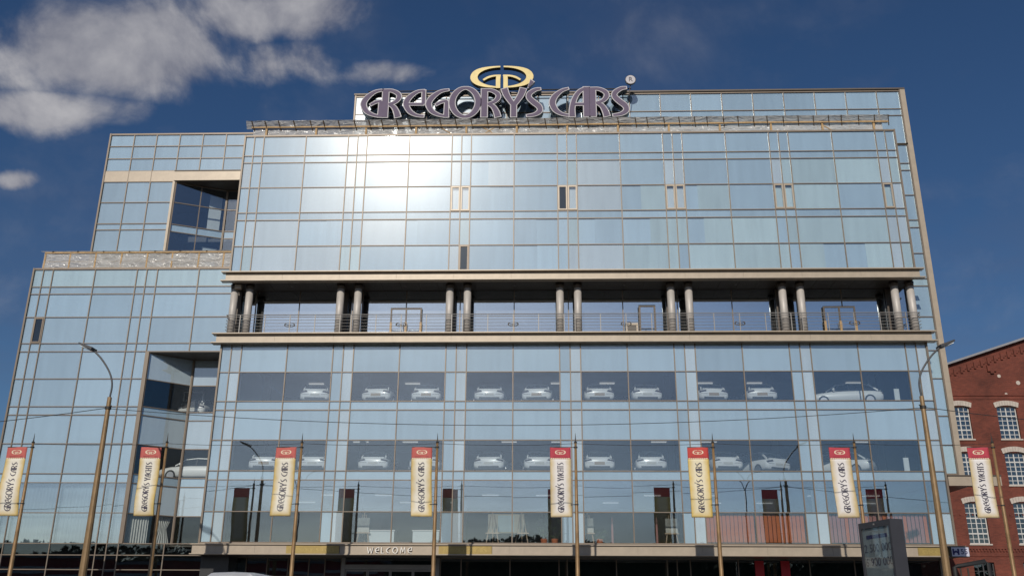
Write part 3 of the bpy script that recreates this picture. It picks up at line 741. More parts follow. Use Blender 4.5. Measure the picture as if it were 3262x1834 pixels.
# ------------------------------------------------------------------ lettering
def glyph(ch):
    g = {
     'G': (.75, [([(1, .96), (.62, .9), (.27, .7), (.12, .47), (.28, .22), (.62, .08), (.95, .04)], [.07, .11, .17, .19, .16, .10, .09]), ([(.9, 0), (.9, .58)], [.17, .13]), ([(.95, .57), (.66, .53), (.42, .43)], [.1, .1, .09])]),
     'R': (.70, [([(.11, 0), (.11, 1)], [.21, .21]), ([(.1, .95), (.45, .93), (.76, .82), (.8, .68), (.6, .53), (.25, .46)], [.1, .12, .15, .16, .12, .08]), ([(.28, .47), (.55, .37), (.72, .18), (.8, 0)], [.1, .15, .19, .21])]),
     'E': (.72, [([(.97, .95), (.6, .9), (.25, .7), (.12, .48), (.3, .22), (.62, .08), (.98, .04)], [.08, .11, .17, .19, .16, .10, .08]), ([(.92, .97), (.92, .46)], [.13, .13]), ([(.96, .47), (.2, .47)], [.1, .09])]),
     'O': (1.05, None),
     'Y': (.75, [([(.08, 1), (.18, .78), (.34, .58), (.5, .42)], [.22, .2, .17, .16]), ([(.92, 1), (.82, .78), (.66, .58), (.5, .42)], [.22, .2, .17, .16]), ([(.5, .46), (.5, 0)], [.19, .19])]),
     'S': (.58, [([(.95, .96), (.6, .93), (.25, .8), (.22, .66), (.5, .5), (.82, .35), (.86, .2), (.55, .08), (.05, .04)], [.08, .12, .16, .17, .18, .18, .17, .12, .08])]),
     'C': (.68, [([(1, .96), (.62, .88), (.25, .68), (.13, .47), (.28, .24), (.6, .1), (1, .04)], [.07, .11, .18, .2, .17, .11, .08])]),
     'A': (.68, [([(.85, 0), (.85, 1)], [.2, .2]), ([(.12, 0), (.13, .3), (.25, .6), (.5, .84), (.85, .96)], [.2, .17, .15, .13, .1]), ([(.12, .42), (.85, .42)], [.1, .1])]),
     'H': (.68, [([(.1, 0), (.1, 1)], [.18, .18]), ([(.88, 0), (.88, 1)], [.18, .18]), ([(.1, .5), (.88, .5)], [.1, .1])]),
     'T': (.62, [([(.5, 0), (.5, .95)], [.18, .18]), ([(0, .95), (1, .95)], [.1, .1])]),
     'W': (1.0, [([(.02, 1), (.26, 0)], [.15, .15]), ([(.26, 0), (.5, .8)], [.1, .1]), ([(.5, .8), (.74, 0)], [.15, .15]), ([(.74, 0), (.98, 1)], [.1, .1])]),
     'M': (.95, [([(.1, 0), (.2, 1)], [.13, .13]), ([(.2, 1), (.5, .25)], [.15, .15]), ([(.5, .25), (.8, 1)], [.1, .1]), ([(.8, 1), (.92, 0)], [.15, .15])]),
     'L': (.55, [([(.12, 1), (.12, 0)], [.17, .17]), ([(.1, .05), (.95, .05)], [.1, .1])]),
     "'": (.2, [([(.7, 1.32), (.25, 1.02)], [.16, .08])]),
     ' ': (.4, []),
    }
    return g[ch]
def strokes(ch, cx, z0, w, h, grow=0.0, thin=1.0):
    """list of (points, widths, closed) in metres; widths are fractions of the height"""
    asp, st = glyph(ch); out = []
    if st is None:                                       # O: upright oval drawn to a point top and bottom
        P, Wd = [], []
        for i in range(40):
            a = 2 * math.pi * i / 40; c_, s_ = math.cos(a), math.sin(a)
            P.append((cx + w * .41 * c_ * (1 - .10 * s_ * s_), z0 + h * (.5 + .475 * s_))); Wd.append(max(.005, h * ((.10 + .09 * abs(c_)) * thin) + grow))
        return [(P, Wd, True)]
    for pts, wd in st:
        p, q = smooth_path([(cx + (x - .5) * w, z0 + z * h) for x, z in pts], wd, 6) if len(pts) > 2 else ([(cx + (pts[0][0] + (pts[1][0] - pts[0][0]) * t_ / 6 - .5) * w, z0 + (pts[0][1] + (pts[1][1] - pts[0][1]) * t_ / 6) * h) for t_ in range(7)], [wd[0] + (wd[1] - wd[0]) * t_ / 6 for t_ in range(7)])
        # lengthen open ends a little with the outline
        q = [max(.005, v * h * thin + grow) for v in q]
        if grow:
            p = list(p)
            for a, b in ((0, 1), (-1, -2)):
                d = Vector((p[a][0] - p[b][0], p[a][1] - p[b][1])).normalized() * (grow / 2); p[a] = (p[a][0] + d.x, p[a][1] + d.y)
        out.append((p, q, False))
    return out
def lay(b, ch, cx, z0, w, h, y0, y1, grow=0.0, thin=1.0, k0=0.0015):
    for i, (p, q, cl) in enumerate(strokes(ch, cx, z0, w, h, grow, thin)): b.ribbon(p, q, y0 - i * k0, y1, cl)
    return b

# roof sign
YS = .6
q2 = lambda x, y: (1100 + x * 1000 / 2576) / 1.2668, 
def q2x(x, y): return PY((1100 + x * .388199) / 1.2668, (180 + y * .388199) / 1.2668, YS)
sign = thing('rooftop_sign', 'large dark violet rooftop lettering with pale outlines standing before the penthouse', 'sign', (-3, YS, 33.3))
for ch, xa, xb, yt, yb in (('G', 120, 303, 268, 503), ('R', 303, 462, 268, 503), ('E', 472, 650, 270, 503), ('G', 656, 846, 266, 503), ('O', 848, 1112, 254, 503), ('R', 1120, 1285, 264, 500),
                           ('Y', 1286, 1476, 262, 500), ('S', 1478, 1614, 258, 497), ('C', 1680, 1838, 254, 497), ('A', 1842, 2008, 250, 497), ('R', 2014, 2182, 252, 495), ('S', 2186, 2326, 248, 493)):
    a = q2x(xa, yb); t = q2x((xa + xb) / 2, yt); b_ = q2x(xb, yb)
    w, h, cx, z0 = b_.x - a.x, t.z - a.z, (a.x + b_.x) / 2, a.z
    off = Vector((cx, YS, z0)) - sign.location
    bd = lay(MB(), ch, 0, 0, w, h, .02, .62, .05, 1.0, .002).build('letter', 'sign_body', sign, off, fix=True)
    lay(MB(), ch, 0, 0, w, h, -.01, .045, .045, 1.0, .002).build('letter_outline', 'sign_rim', bd, fix=True)
    lay(MB(), ch, 0, 0, w, h, -.035, .03, -.085, 1.0, .002).build('letter_face', 'sign_face', bd, fix=True)
ap = [q2x(x, y) - sign.location for x, y in ((1520, 182), (1556, 206), (1500, 262), (1493, 258))]
ap = [(p.x, p.z) for p in ap][::-1]
o = MB().prism(ap, .02, .3).build('apostrophe', 'sign_rim', sign, fix=True)
c_ = Vector((sum(p[0] for p in ap) / 4, sum(p[1] for p in ap) / 4))
MB().prism([(c_.x + (x - c_.x) * .75, c_.y + (z - c_.y) * .8) for x, z in ap], -.01, .1).build('apostrophe_face', 'sign_face', o, fix=True)
for z in (34.75, 37.75 - .1):
    MB().tube([(-12.3 + 3, .75, z - 33.3), (6.6 + 3, .75, z - 33.3)], .045, 8).build('support_rail', 'iron', sign)
for i in range(10):
    x = -12.0 + i * 2.0
    MB().beam((x + 3, .8, 0), (x + 3, .8, 4.2 if 4 <= i <= 5 else 4.0), .07).build('support_post', 'iron', sign)
em = thing('rooftop_emblem', 'golden oval emblem with two hooked stems above the rooftop lettering', 'emblem', (-2.63, .75, 37.3))
emblem(MB(), 0, 1.08, 2.33, 0, .04).build('emblem_face', 'gold', em, fix=True)
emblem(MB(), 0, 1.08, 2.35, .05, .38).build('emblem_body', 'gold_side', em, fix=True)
MB().box(-.22, .22, .1, .4, -.15, .18).build('bracket', 'iron', em)
rg = q2x(2340, 193)
tm = thing('registered_mark_disc', 'small round white disc with a black letter R beside the last rooftop letter', 'sign', (rg.x, .55, rg.z))
MB().tube([(0, 0, 0), (0, .12, 0)], .34, 28).build('disc', 'sign_rim', tm)
MB().tube([(0, .02, 0), (0, .16, 0)], .38, 28).build('disc_edge', 'sign_body', tm)
def text(body, size, depth, m, parent, loc, rot=(R(90), 0, 0), name='lettering', align='CENTER', sx=1.0):
    cu = bpy.data.curves.new(name, 'FONT'); cu.body = body; cu.size = size; cu.extrude = depth; cu.align_x = align; cu.align_y = 'CENTER'; cu.resolution_u = 3
    o = bpy.data.objects.new(name, cu); COL.objects.link(o); bpy.context.view_layer.update()
    me = bpy.data.meshes.new_from_object(o.evaluated_get(bpy.context.evaluated_depsgraph_get())); bpy.data.objects.remove(o)
    me.materials.clear(); me.materials.append(MT[m]); n = link(name, me, parent, loc, rot); n.scale = (sx, 1, 1); return n
text('R', .5, .008, 'ink', tm, (0, -.012, 0), name='letter')
MB().beam((0, .2, -.3), (-.15, .2, -1.2), .05).build('stalk', 'iron', tm)

# WELCOME
wx0, wx1 = -10.31, -7.47
wel = thing('welcome_lettering', 'pale raised WELCOME letters on the canopy fascia', 'sign', ((wx0 + wx1) / 2, -.31, 5.46))
adv = [glyph(c)[0] * .36 + .115 for c in 'WELCOME']; sc_ = (wx1 - wx0 - .1) / sum(adv); pos_ = wx0 + .05
for ch, a_ in zip('WELCOME', adv):
    cx = pos_ + a_ * sc_ / 2 - wel.location.x; pos_ += a_ * sc_
    asp, _s = glyph(ch)
    lay(MB(), ch, 0, 0, .36 * (asp if ch != 'O' else .95), .36, -.10, -.03, .0, .85, .002).build('letter', 'welcome', wel, (cx, 0, 0), fix=True)
    boxpart('spacer', 'iron', wel, cx - .02, cx + .02, -.03, .009, .1, .14)
# gold panels
for xa, xb, lab in ((-15.02, -11.87, 'textured gold name panel on the canopy between corner pier and WELCOME letters'), (-6.0, -2.88, 'textured gold name panel on the canopy just past the WELCOME letters'), (21.80, 24.0, 'short gold name panel at the canopy end by the house number')):
    g = thing('gold_panel', lab, 'sign', ((xa + xb) / 2, -.30, 5.66))
    h = (xb - xa) / 2
    boxpart('panel', 'gold_panel', g, -h, h, -.05, -.002, -.22, .225)
    boxpart('panel_edge', 'iron', g, h, h + .015, -.052, -.003, -.22, .225)
    n = len("GREGORY'S CARS"); word = "GREGORY'S CARS" if h > 1.3 else 'GREGO'
    b = MB(); x = -h * .82; step = 2 * h * .82 / len(word)
    for ch in word:
        asp, _s = glyph(ch); lay(b, ch, x + step / 2, -.11, step * .92 if ch != "'" else step * .3, .22, -.058, -.045, 0, .8, .0005); x += step
    b.build('lettering', 'gold_letter', g, fix=True)
ns = thing('house_number_sign', 'pale lit box sign with dark blue number 55 at the canopy end', 'sign', (24.05, -.46, 5.66))
boxpart('sign_box', 'iron', ns, -.52, .60, -.02, .3, -.29, .30)
boxpart('sign_panel', 'num_panel', ns, -.40, .58, -.04, -.021, -.25, .25)
text('55', .42, .006, 'navy', ns, (.30, -.048, 0), name='number')
b = MB(); b.box(-.36, -.26, -.05, -.041, -.17, .17); b.box(-.08, .02, -.05, -.041, -.17, .17); b.prism([(-.26, -.09), (-.17, -.03), (-.08, -.09), (-.08, .03), (-.17, .08), (-.26, .03)], -.049, -.041); b.build('logo', 'navy', ns, fix=True)

# ------------------------------------------------------------------ timber awnings with plastic film
aw = thing('timber_awning', 'temporary timber awning with clear plastic film along the main roof edge', 'awning', (2, 0, 33.42))
off = aw.location
def film(name, parent, grid, amp, seed, thick=.006):
    """wrinkled sheet through a grid of points given by f(i,j)"""
    pts, nu, nv = grid; b = MB()
    for k in (0, 1):
        for j in range(nv + 1):
            for i in range(nu + 1):
                p = Vector(pts(i / nu, j / nv)); n_ = noise.noise(Vector((p.x * 1.1 + seed, p.z * 2.3, p.y * 2))) + .5 * noise.noise(Vector((p.x * 3.3, p.z * 4 + seed, 1)))
                b.v.append((p.x, p.y + amp * n_ + k * thick, p.z + amp * .6 * noise.noise(Vector((p.x * 2 + seed, 3, p.z)))))
    s_ = (nu + 1) * (nv + 1)
    for j in range(nv):
        for i in range(nu):
            a = j * (nu + 1) + i; b.f.append((a, a + 1, a + nu + 2, a + nu + 1)); b.f.append((a + s_, a + nu + 1 + s_, a + nu + 2 + s_, a + 1 + s_))
    return b.build(name, 'plastic_film', parent, smooth=True)
xa, xb = -20.0, 23.85
nP = 13
for i in range(nP):
    x = -18.95 + i * (22.85 + 18.95) / (nP - 1)
    MB().beam((x - off.x, .02, 0), (x - off.x, .02, .60), .13, .1).build('post', 'wood_new', aw)
for i in range(4):
    s0 = xa + i * (xb - xa) / 4; s1 = xa + (i + 1) * (xb - xa) / 4
    MB().beam((s0 - off.x, -.06, .60), (s1 - off.x, -.06, .58), .05, .11).build('beam', 'wood_new', aw)
nR = 44
for i in range(nR):
    x = xa + (i + .15 * random.uniform(-1, 1)) * (xb - xa) / (nR - 1)
    MB().beam((x - off.x + .10, .12, .38), (x - off.x - .04, -.36, .93 + random.uniform(-.02, .02)), .055, .08).build('rafter', 'wood_dark', aw)
for px, sgn in ((1135, 1), (1220, -1), (1240, 1), (2090, 1)):
    x = PY(px, 320, .1).x - off.x
    MB().beam((x, .1, .03), (x - .75 * sgn, .1, .55), .06).build('brace', 'wood_new', aw)
film('film_top', aw, (lambda u, v: (xa - off.x - .35 + u * (xb - xa + .3), .03 - .37 * v, .50 + .46 * v), 180, 4), .03, 1)
film('film_front', aw, (lambda u, v: (xa - off.x + .1 + u * (xb - xa - .5), .09, .04 + .50 * v), 180, 5), .05, 7)
aw2 = thing('timber_parapet_screen', 'plastic wrapped timber screen along the lower left roof terrace', 'screen', (-27, 1.62, 24.12))
o2 = aw2.location
tx = [-33.85, -32.12, -30.34, -28.55, -26.77, -25.04, -23.21, -21.5]
for x in tx: MB().beam((x - o2.x, 0, .03), (x - o2.x, 0, 1.22), .10, .08).build('post', 'wood_new', aw2)
MB().beam((tx[0] - o2.x - .05, -.05, 1.24), (-20.5 - o2.x, -.05, 1.24), .05, .10).build('beam', 'wood_new', aw2)
MB().beam((tx[0] - o2.x - .05, -.05, .08), (-20.5 - o2.x, -.05, .08), .05, .10).build('beam', 'wood_new', aw2)
for i, x in enumerate(tx[:-1]):
    for z in (.62,): MB().beam((x - o2.x + .07, .05, z), (tx[i + 1] - o2.x - .07, .05, z), .03, .09).build('slat', 'wood_new', aw2)
    MB().beam((x - o2.x + .5, -.12, 1.30), (x - o2.x + .5, .28, 1.36), .07).build('rafter', 'wood_dark', aw2)
film('film_front', aw2, (lambda u, v: (-33.95 - o2.x + u * 13.4, -.02, .06 + 1.16 * v), 80, 8), .045, 3)
film('film_top', aw2, (lambda u, v: (-34.2 - o2.x + u * 13.6, -.15 + .45 * v, 1.33 + .08 * v), 80, 3), .03, 5)

# ------------------------------------------------------------------ cars
def loft(rings, closed_ends=True):
    b = MB(); n = len(rings[0])
    for r in rings: b.v += r
    for i in range(len(rings) - 1):
        for k in range(n):
            a = i * n; b.f.append((a + k, a + (k + 1) % n, a + n + (k + 1) % n, a + n + k))
    b.f.append(tuple(range(n))); b.f.append(tuple((len(rings) - 1) * n + k for k in reversed(range(n))))
    return b
def make_car():
    """white saloon, rear end at y=0, nose at y=4.65"""
    t = thing('white_car', 'x', 'car')
    st = [(0.00, .74, .40, .74, .80), (.05, .84, .30, .80, .88), (.25, .89, .26, .83, .93), (.75, .91, .24, .88, .96), (1.4, .92, .22, .90, .96), (2.4, .92, .22, .90, .96), (3.2, .92, .22, .87, .95), (3.8, .90, .24, .80, .90), (4.3, .84, .28, .72, .80), (4.55, .70, .34, .64, .68), (4.65, .5, .42, .58, .60)]
    rings = []
    for y, hw, zb, zs, zt in st:
        half = [(hw * .86, zb), (hw, zb + .12), (hw * 1.01, (zb + zs) / 2 + .05), (hw * .985, zs - .05), (hw * .93, zs), (hw * .62, zt), (0, zt + .015)]
        ring = [(x, y, z) for x, z in half] + [(-x, y, z) for x, z in reversed(half[:-1])]
        rings.append(ring)
    bd = loft(rings).build('body', 'car_white', t, smooth=True, fix=True)
    cs = [(.22, .66, .60, .90, .93), (.60, .74, .60, .92, 1.20), (1.15, .77, .60, .94, 1.40), (2.1, .78, .59, .95, 1.44), (2.7, .77, .57, .94, 1.38), (3.2, .74, .6, .93, 1.16), (3.62, .68, .62, .90, .95)]
    rings = []
    for y, hb, ht, zb, zt in cs:
        half = [(hb, zb - .1), (hb * .98, zb + .02), (ht + .04, zt - .07), (ht - .06, zt - .01), (0, zt + .02)]
        rings.append([(x, y, z) for x, z in half] + [(-x, y, z) for x, z in reversed(half[:-1])])
    loft(rings).build('windows', 'car_glass', t, smooth=True, fix=True)
    # roof skin and pillars
    rr = []
    for y, hw, z in ((.82, .60, 1.335), (1.15, .62, 1.42), (2.1, .61, 1.455), (2.65, .59, 1.405), (2.8, .58, 1.37)):
        rr.append([(hw, y, z - .10), (hw + .01, y, z - .03), (hw * .7, y, z + .02), (0, y, z + .035), (-hw * .7, y, z + .02), (-hw - .01, y, z - .03), (-hw, y, z - .10), (0, y, z - .02)])
    loft(rr).build('roof', 'car_white', t, smooth=True, fix=True)
    for s_ in (-1, 1):
        b = MB(); b.beam((s_ * .60, .85, 1.33), (s_ * .70, .28, .93), .08, .08); b.build('rear_pillar', 'car_white', t)
        b = MB(); b.beam((s_ * .59, 2.75, 1.36), (s_ * .74, 3.45, .93), .06, .07); b.build('front_pillar', 'car_white', t)
        b = MB(); b.beam((s_ * .655, 2.05, 1.36), (s_ * .80, 2.05, .93), .07, .08); b.build('door_pillar', 'trim_black', t)
        lamp = MB().prism([(s_ * .44, .76), (s_ * .84, .66), (s_ * .85, .77), (s_ * .50, .83)][::s_], -.05, .14); lamp.warp(lambda x, y, z: (x, y + (abs(x) - .4) * .12, z)).build('tail_light', 'lens_dark', t, fix=True)
        m = MB().tube([(s_ * .93, 3.05, .99), (s_ * 1.03, 3.0, 1.0)], [.07, .09], 10).build('mirror', 'car_white', t, smooth=True)
    boxpart('number_plate', 'plate', t, -.27, .27, -.02, .02, .53, .65)
    boxpart('bumper_insert', 'trim_black', t, -.60, .60, -.012, .06, .33, .42)
    boxpart('bumper_crease', 'lens_dark', t, -.78, -.36, -.012, .06, .60, .615); boxpart('bumper_crease', 'lens_dark', t, .36, .78, -.012, .06, .60, .615)
    lip = MB().prism([(-.70, .905), (.70, .905), (.62, .945), (-.62, .945)], .10, .22).build('boot_lip', 'car_white', t, fix=True)
    for x in (-.82, .82):
        for y in (.85, 3.65):
            s_ = 1 if x > 0 else -1
            w = MB().tube([(x - .10 * s_, y, .33), (x + .11 * s_, y, .33)], .33, 22).build('wheel', 'rubber', t, smooth=False)
            MB().tube([(x + .08 * s_, y, .33), (x + .125 * s_, y, .33)], .23, 18).build('rim', 'rim', w)
    return t
car0 = make_car(); used = [False]
FZ1, FZ2 = 14.40, 10.085
def put_car(x, y, z, rz, label, group, plate=None):
    o = car0 if not used[0] else copy_tree(car0); used[0] = True
    o.location = (x, y, z); o.rotation_euler = (0, 0, rz); o.scale = (1.06, 1.0, 1.06); tag(o, label, 'car', group)
    if plate:
        for c in o.children:
            if c.name.startswith('number_plate'): c.data = plate
    return o
brown = MB().box(-.30, .30, -.02, .02, -.09, .07).mesh('number_plate', 'plate_brown')
lab1 = 'white saloon parked tail to the glass on the showroom floor under the loggia'
lab2 = 'white saloon parked tail to the glass on the middle showroom floor'
for i, px in enumerate((795, 947, 1073, 1231, 1349, 1507, 1627, 1793, 1914)):
    put_car(PY(px, 990, 1.1).x, .75, FZ1 + .22, random.uniform(-.10, .10), lab1, 'cars on the upper showroom floor', brown if i % 3 else None)
for i, px in enumerate((667, 788, 940, 1070, 1229, 1357, 1507, 1637, 1828)):
    put_car(PY(px, 1160, 1.1).x, .75, FZ2 + .22, random.uniform(-.10, .10), lab2, 'cars on the middle showroom floor', None if i % 3 else brown)
put_car(PY(2215, 985, 1.8).x, 1.9, FZ1 + .18, R(90 - 8), 'white saloon parked side-on at the corner of the showroom under the loggia', None)
put_car(PY(1945, 1160, 1.1).x + .3, .9, FZ2 + .16, R(28), 'white saloon turned at an angle between its neighbours on the middle showroom floor', None)
put_car(PY(2190, 1160, 1.8).x, 1.4, FZ2 + .16, R(58), 'white saloon parked at a slant at the corner of the middle showroom floor', None)
lc = put_car(PY(482, 1010, 4.4).x, 4.3, FZ1 + .1, R(-4), 'white saloon with its boot lid raised in the glazed recess', None)
bo = MB(); bo.ribbon([(-.62, 1.05), (-.64, 1.72), (.64, 1.72), (.62, 1.05)], [.08] * 4, .25, .31); bo.build('boot_lid', 'car_white', lc, fix=True)
boxpart('boot_recess', 'trim_black', lc, -.56, .56, -.015, .5, .62, 1.065)
put_car(PY(420, 1180, 4.4).x + 4.3, 4.35, FZ2 + .1, R(90), 'white saloon parked side-on in the lower window of the glazed recess', None)
for z in (FZ1, FZ2):
    for g in range(6):
        xa_ = X0 + 2 * B + g * BAY + 1.2
        boxpart('display_ramp', 'white_paint', bld, xa_, xa_ + 3.2, .25, .36, z + .04 if z == FZ1 else z + .20, z + .14 if z == FZ1 else z + .31)
# ticket posts at the right end of the showrooms
for z in (FZ1, FZ2):
    x = PY(2255, 990, 1.2).x
    kb = thing('display_board', 'slim pale display board standing at the end of the %s showroom floor' % ('upper' if z == FZ1 else 'middle'), 'board', (x, 1.2, z))
    boxpart('board', 'white_column', kb, -.16, .16, -.03, .03, .03, 1.25); boxpart('foot', 'steel', kb, -.2, .2, -.2, .2, 0, .03)
    MB().tube([(.02, 0, 1.25), (.02, 0, 1.8)], .015, 6).build('stem', 'steel', kb)

# gallery on the first floor: easels, pictures, desks, plants
def easel(px, lab, big=1.0, pic=True):
    p = PY(px, 1350, 1.3); t = thing('easel', lab, 'easel', (p.x, 1.3, 6.13), 0, None)
    for s_ in (-1, 1): MB().beam((s_ * .38, 0, 0), (s_ * .10, .18, 1.75 * big), .05).build('leg', 'easel_wood', t)
    MB().beam((0, .75, 0), (0, .2, 1.6 * big), .05).build('leg', 'easel_wood', t)
    boxpart('tray', 'easel_wood', t, -.42, .42, -.06, .06, .62, .68)
    MB().beam((0, .12, .6), (0, .2, 1.95 * big), .05).build('mast', 'easel_wood', t)
    return t
for px, lab in ((912, 'wooden easel behind the glass beside the reflected banner near WELCOME'), (1238, 'wooden easel before the white wall picture'), (1312, 'wooden easel at the end of the white wall picture'), (1478, 'brown easel with leaning canvas beside the pink posts'), (1690, 'splayed easel holding a sketch beside the dark reflected banner')):
    e = easel(px, lab)
    if px in (1478, 1690, 912):
        c = tag(MB().box(-.36, .36, -.02, .02, 0, .85).build('canvas', 'canvas', None, (e.location.x, e.location.y - .0, e.location.z + .70)), 'small canvas resting on the easel ' + {1478: 'beside the pink posts', 1690: 'by the dark reflected banner', 912: 'near the WELCOME letters'}[px], 'painting'); c.rotation_euler = (R(-6), 0, 0)
x1_, x2_ = PY(1227, 1330, 2.6).x, PY(1318, 1330, 2.6).x
pf = thing('framed_picture', 'wide pale framed picture standing behind two easels', 'picture', ((x1_ + x2_) / 2, 2.6, 6.9))
hw = (x2_ - x1_) / 2
boxpart('frame', 'cream', pf, -hw, hw, 0, .06, 0, 1.15); boxpart('mat_board', 'curtain_green', pf, -hw * .45, hw * .45, -.02, -.005, .08, 1.07)
for px in (1540, 1652):
    p = PY(px, 1340, 1.0); t = thing('pink_post', 'slender pink display post with a pointed top behind the glass', 'post', (p.x, 1.0, 6.13), 0, 'pink display posts')
    MB().tube([(0, 0, .05), (0, 0, 1.35), (0, 0, 1.6)], [.07, .06, .01], 10).build('shaft', 'terracotta_pale', t); MB().tube([(0, 0, 0), (0, 0, .05)], .16, 14).build('foot', 'steel', t)
for px, lab in ((960, 'white desk with dark equipment on it behind the glass above WELCOME'), (1072, 'plain white desk without equipment behind the glass above WELCOME')):
    p = PY(px, 1350, 1.8); t = thing('desk', lab, 'desk', (p.x, 1.8, 6.13))
    boxpart('desk_top', 'white_paint', t, -.85, .85, -.4, .4, .78, .84); boxpart('front_panel', 'white_column', t, -.8, .8, -.35, -.31, .02, .78)
    for s_ in (-1, 1): boxpart('leg', 'steel', t, s_ * .78 - .03, s_ * .78 + .03, .3, .36, 0, .78)
    if px == 960:
        mo = thing('monitor', 'dark monitor on the white desk above WELCOME', 'monitor', (p.x - .35, 1.8, 6.97)); boxpart('screen', 'trim_black', mo, -.3, .3, 0, .04, .12, .52); boxpart('stand', 'trim_black', mo, -.05, .05, .0, .05, 0, .12)
def plant(px, lab, h=1.5):
    p = PY(px, 1340, 1.6); t = thing('potted_plant', lab, 'plant', (p.x, 1.6, 6.13))
    MB().tube([(0, 0, 0), (0, 0, .35)], [.16, .22], 14).build('pot', 'terracotta', t)
    b = MB(); r_ = random.Random(px)
    for i in range(70):
        a = r_.uniform(0, 6.28); z = .35 + r_.random() * h; rad = .08 + .38 * math.sin(min(1, (z - .3) / h) * 2.6); c = Vector((math.cos(a) * rad, math.sin(a) * rad, z)); d = Vector((r_.gauss(0, 1), r_.gauss(0, 1), r_.gauss(0, 1))).normalized(); e = d.orthogonal().normalized()
        b.quad(c - d * .13, c + e * .04, c + d * .13, c - e * .04)
    b.build('foliage', 'plant_leaf', t); MB().tube([(0, 0, .3), (.03, 0, .35 + h * .9)], [.02, .01], 6).build('stem', 'bark', t)
plant(1368, 'tall leafy pot plant between the white picture and the banner'); plant(1395, 'dark bushy pot plant behind the white-centred banner'); plant(1508, 'low pot plant beside the pink posts', .6)

# ------------------------------------------------------------------ flagpoles and banners
def banner_warp(seed):
    def f(x, y, z):
        t = (10.33 - z) / 3.56; a = .6 + .9 * abs(math.sin(seed * 2.7 + 1)); sw = .05 + .07 * math.sin(seed * 1.9)
        return (x + sw * t * t, y + a * (.07 * math.sin(z * 2.1 + seed) * t + .045 * math.sin(x * 4.2 + seed * 2 + z * 1.3) * (.3 + .7 * t)), z)
    return f
def make_pole(x, lab, grp):
    t = thing('flagpole', lab, 'flagpole', (x, -8, .13), 0, grp)
    MB().tube([(0, 0, 0), (0, 0, .25), (0, 0, .26), (0, 0, 5.6), (0, 0, 10.45)], [.17, .17, .115, .10, .06], 14).build('shaft', 'pole_brown', t, smooth=True)
    for z in (10.20, 7.26):
        MB().tube([(0, 0, z - .03), (0, 0, z + .03)], .105, 14).build('collar', 'iron', t)
    MB().tube([(0, 0, 10.2), (-1.34, 0, 10.2)], .018, 8).build('banner_arm', 'iron', t)
    MB().tube([(0, 0, 7.26), (-.30, 0, 7.26)], .018, 8).build('tie_arm', 'iron', t)
    MB().tube([(0, 0, 10.4), (0, 0, 10.48), (0, 0, 10.52), (0, 0, 10.6), (0, 0, 10.95)], [.06, .085, .04, .03, .006], 10).build('spire', 'iron', t)
    return t
def make_banner(x, word, body, top, lab, seed, grp=None):
    t = thing('banner', lab, 'banner', (x, -8, .0), 0, grp); wp = banner_warp(seed)
    xa, xb, zb, zt, zr = -1.34, -.26, 6.77, 10.33, 9.72
    def sheet(za, zc, nz, y0, y1, xl=xa, xr=xb, nx=10):
        b = MB()
        for y in (y0, y1):
            for j in range(nz + 1):
                for i in range(nx + 1): b.v.append((xl + (xr - xl) * i / nx, y, za + (zc - za) * j / nz))
        s_ = (nx + 1) * (nz + 1)
        for j in range(nz):
            for i in range(nx):
                a = j * (nx + 1) + i; b.f.append((a, a + 1, a + nx + 2, a + nx + 1)); b.f.append((a + s_, a + nx + 1 + s_, a + nx + 2 + s_, a + 1 + s_))
        for i in range(nx):
            b.f.append((i + 1, i, i + s_, i + 1 + s_)); k = nz * (nx + 1); b.f.append((k + i, k + i + 1, k + i + 1 + s_, k + i + s_))
        for j in range(nz):
            a = j * (nx + 1); c = a + nx + 1; b.f.append((a, c, c + s_, a + s_)); b.f.append((c + nx, a + nx, a + nx + s_, c + nx + s_))
        return b.warp(wp)
    sheet(zb, zr, 30, -.006, .006).build('cloth', body, t, smooth=True)
    sheet(zr, zt, 8, -.008, .008).build('header', top, t, smooth=True)
    # scalloped edging
    e = MB(); n = 44
    for i in range(n):
        z = zb + (zr - zb) * (i + .5) / n
        for xx in (xa, xb): e.box(xx - .018, xx + .018, -.004, .004, z - .016, z + .016)
    for i in range(16):
        xx = xa + (xb - xa) * (i + .5) / 16; e.box(xx - .016, xx + .016, -.004, .004, zb - .03, zb + .005)
    tag(e.warp(wp).build('stitched_edge', 'ink', t), kind='stuff')
    d = MB()
    for i in range(9):
        xx = xa + .03 + i * (xb - xa - .06) / 9; d.box(xx, xx + .085, -.016, -.010, zr + .01, zr + .05)
    d.warp(wp).build('dashed_trim', 'cream', t)
    emblem(MB(), (xa + xb) / 2, 10.07, .29, -.014, -.008).warp(wp).build('emblem', 'cream', t, fix=True)
    b = MB(); xx = xa + .17
    for ch in "GREGORY'S CARS":
        asp, _s = glyph(ch); lay(b, ch, xx + .027, 9.80, .045, .06, -.013, -.0085, 0, .9, .0004); xx += .055
    b.warp(wp).build('small_lettering', 'cloth_ink_red', t, fix=True)
    # upright lettering, read from the bottom upwards
    b = MB(); hgt = .33; wid = [glyph(c)[0] * hgt * (1 if c != 'O' else .98) + .028 for c in word]; wid = [w_ if c != "'" else .05 for w_, c in zip(wid, word)]
    tot = sum(wid); sc = 2.55 / tot; pos = -tot / 2 * sc
    for ch, w_ in zip(word, wid):
        lay(b, ch, pos + w_ * sc / 2, -hgt / 2, max(.05, (w_ - .028) * sc), hgt, 0, .0025, 0, .80, .0006); pos += w_ * sc
    cxm, czm = (xa + xb) / 2 - .01, (zb + zr) / 2 + .02
    b.warp(lambda x, y, z: (cxm - z, y - .017, czm + x)).warp(wp).build('lettering', 'ink', t, fix=True)
    return t
FX = [-27.1 + .02, -19.85, -12.62, -5.43, 1.84, 9.0, 16.31, 23.40]
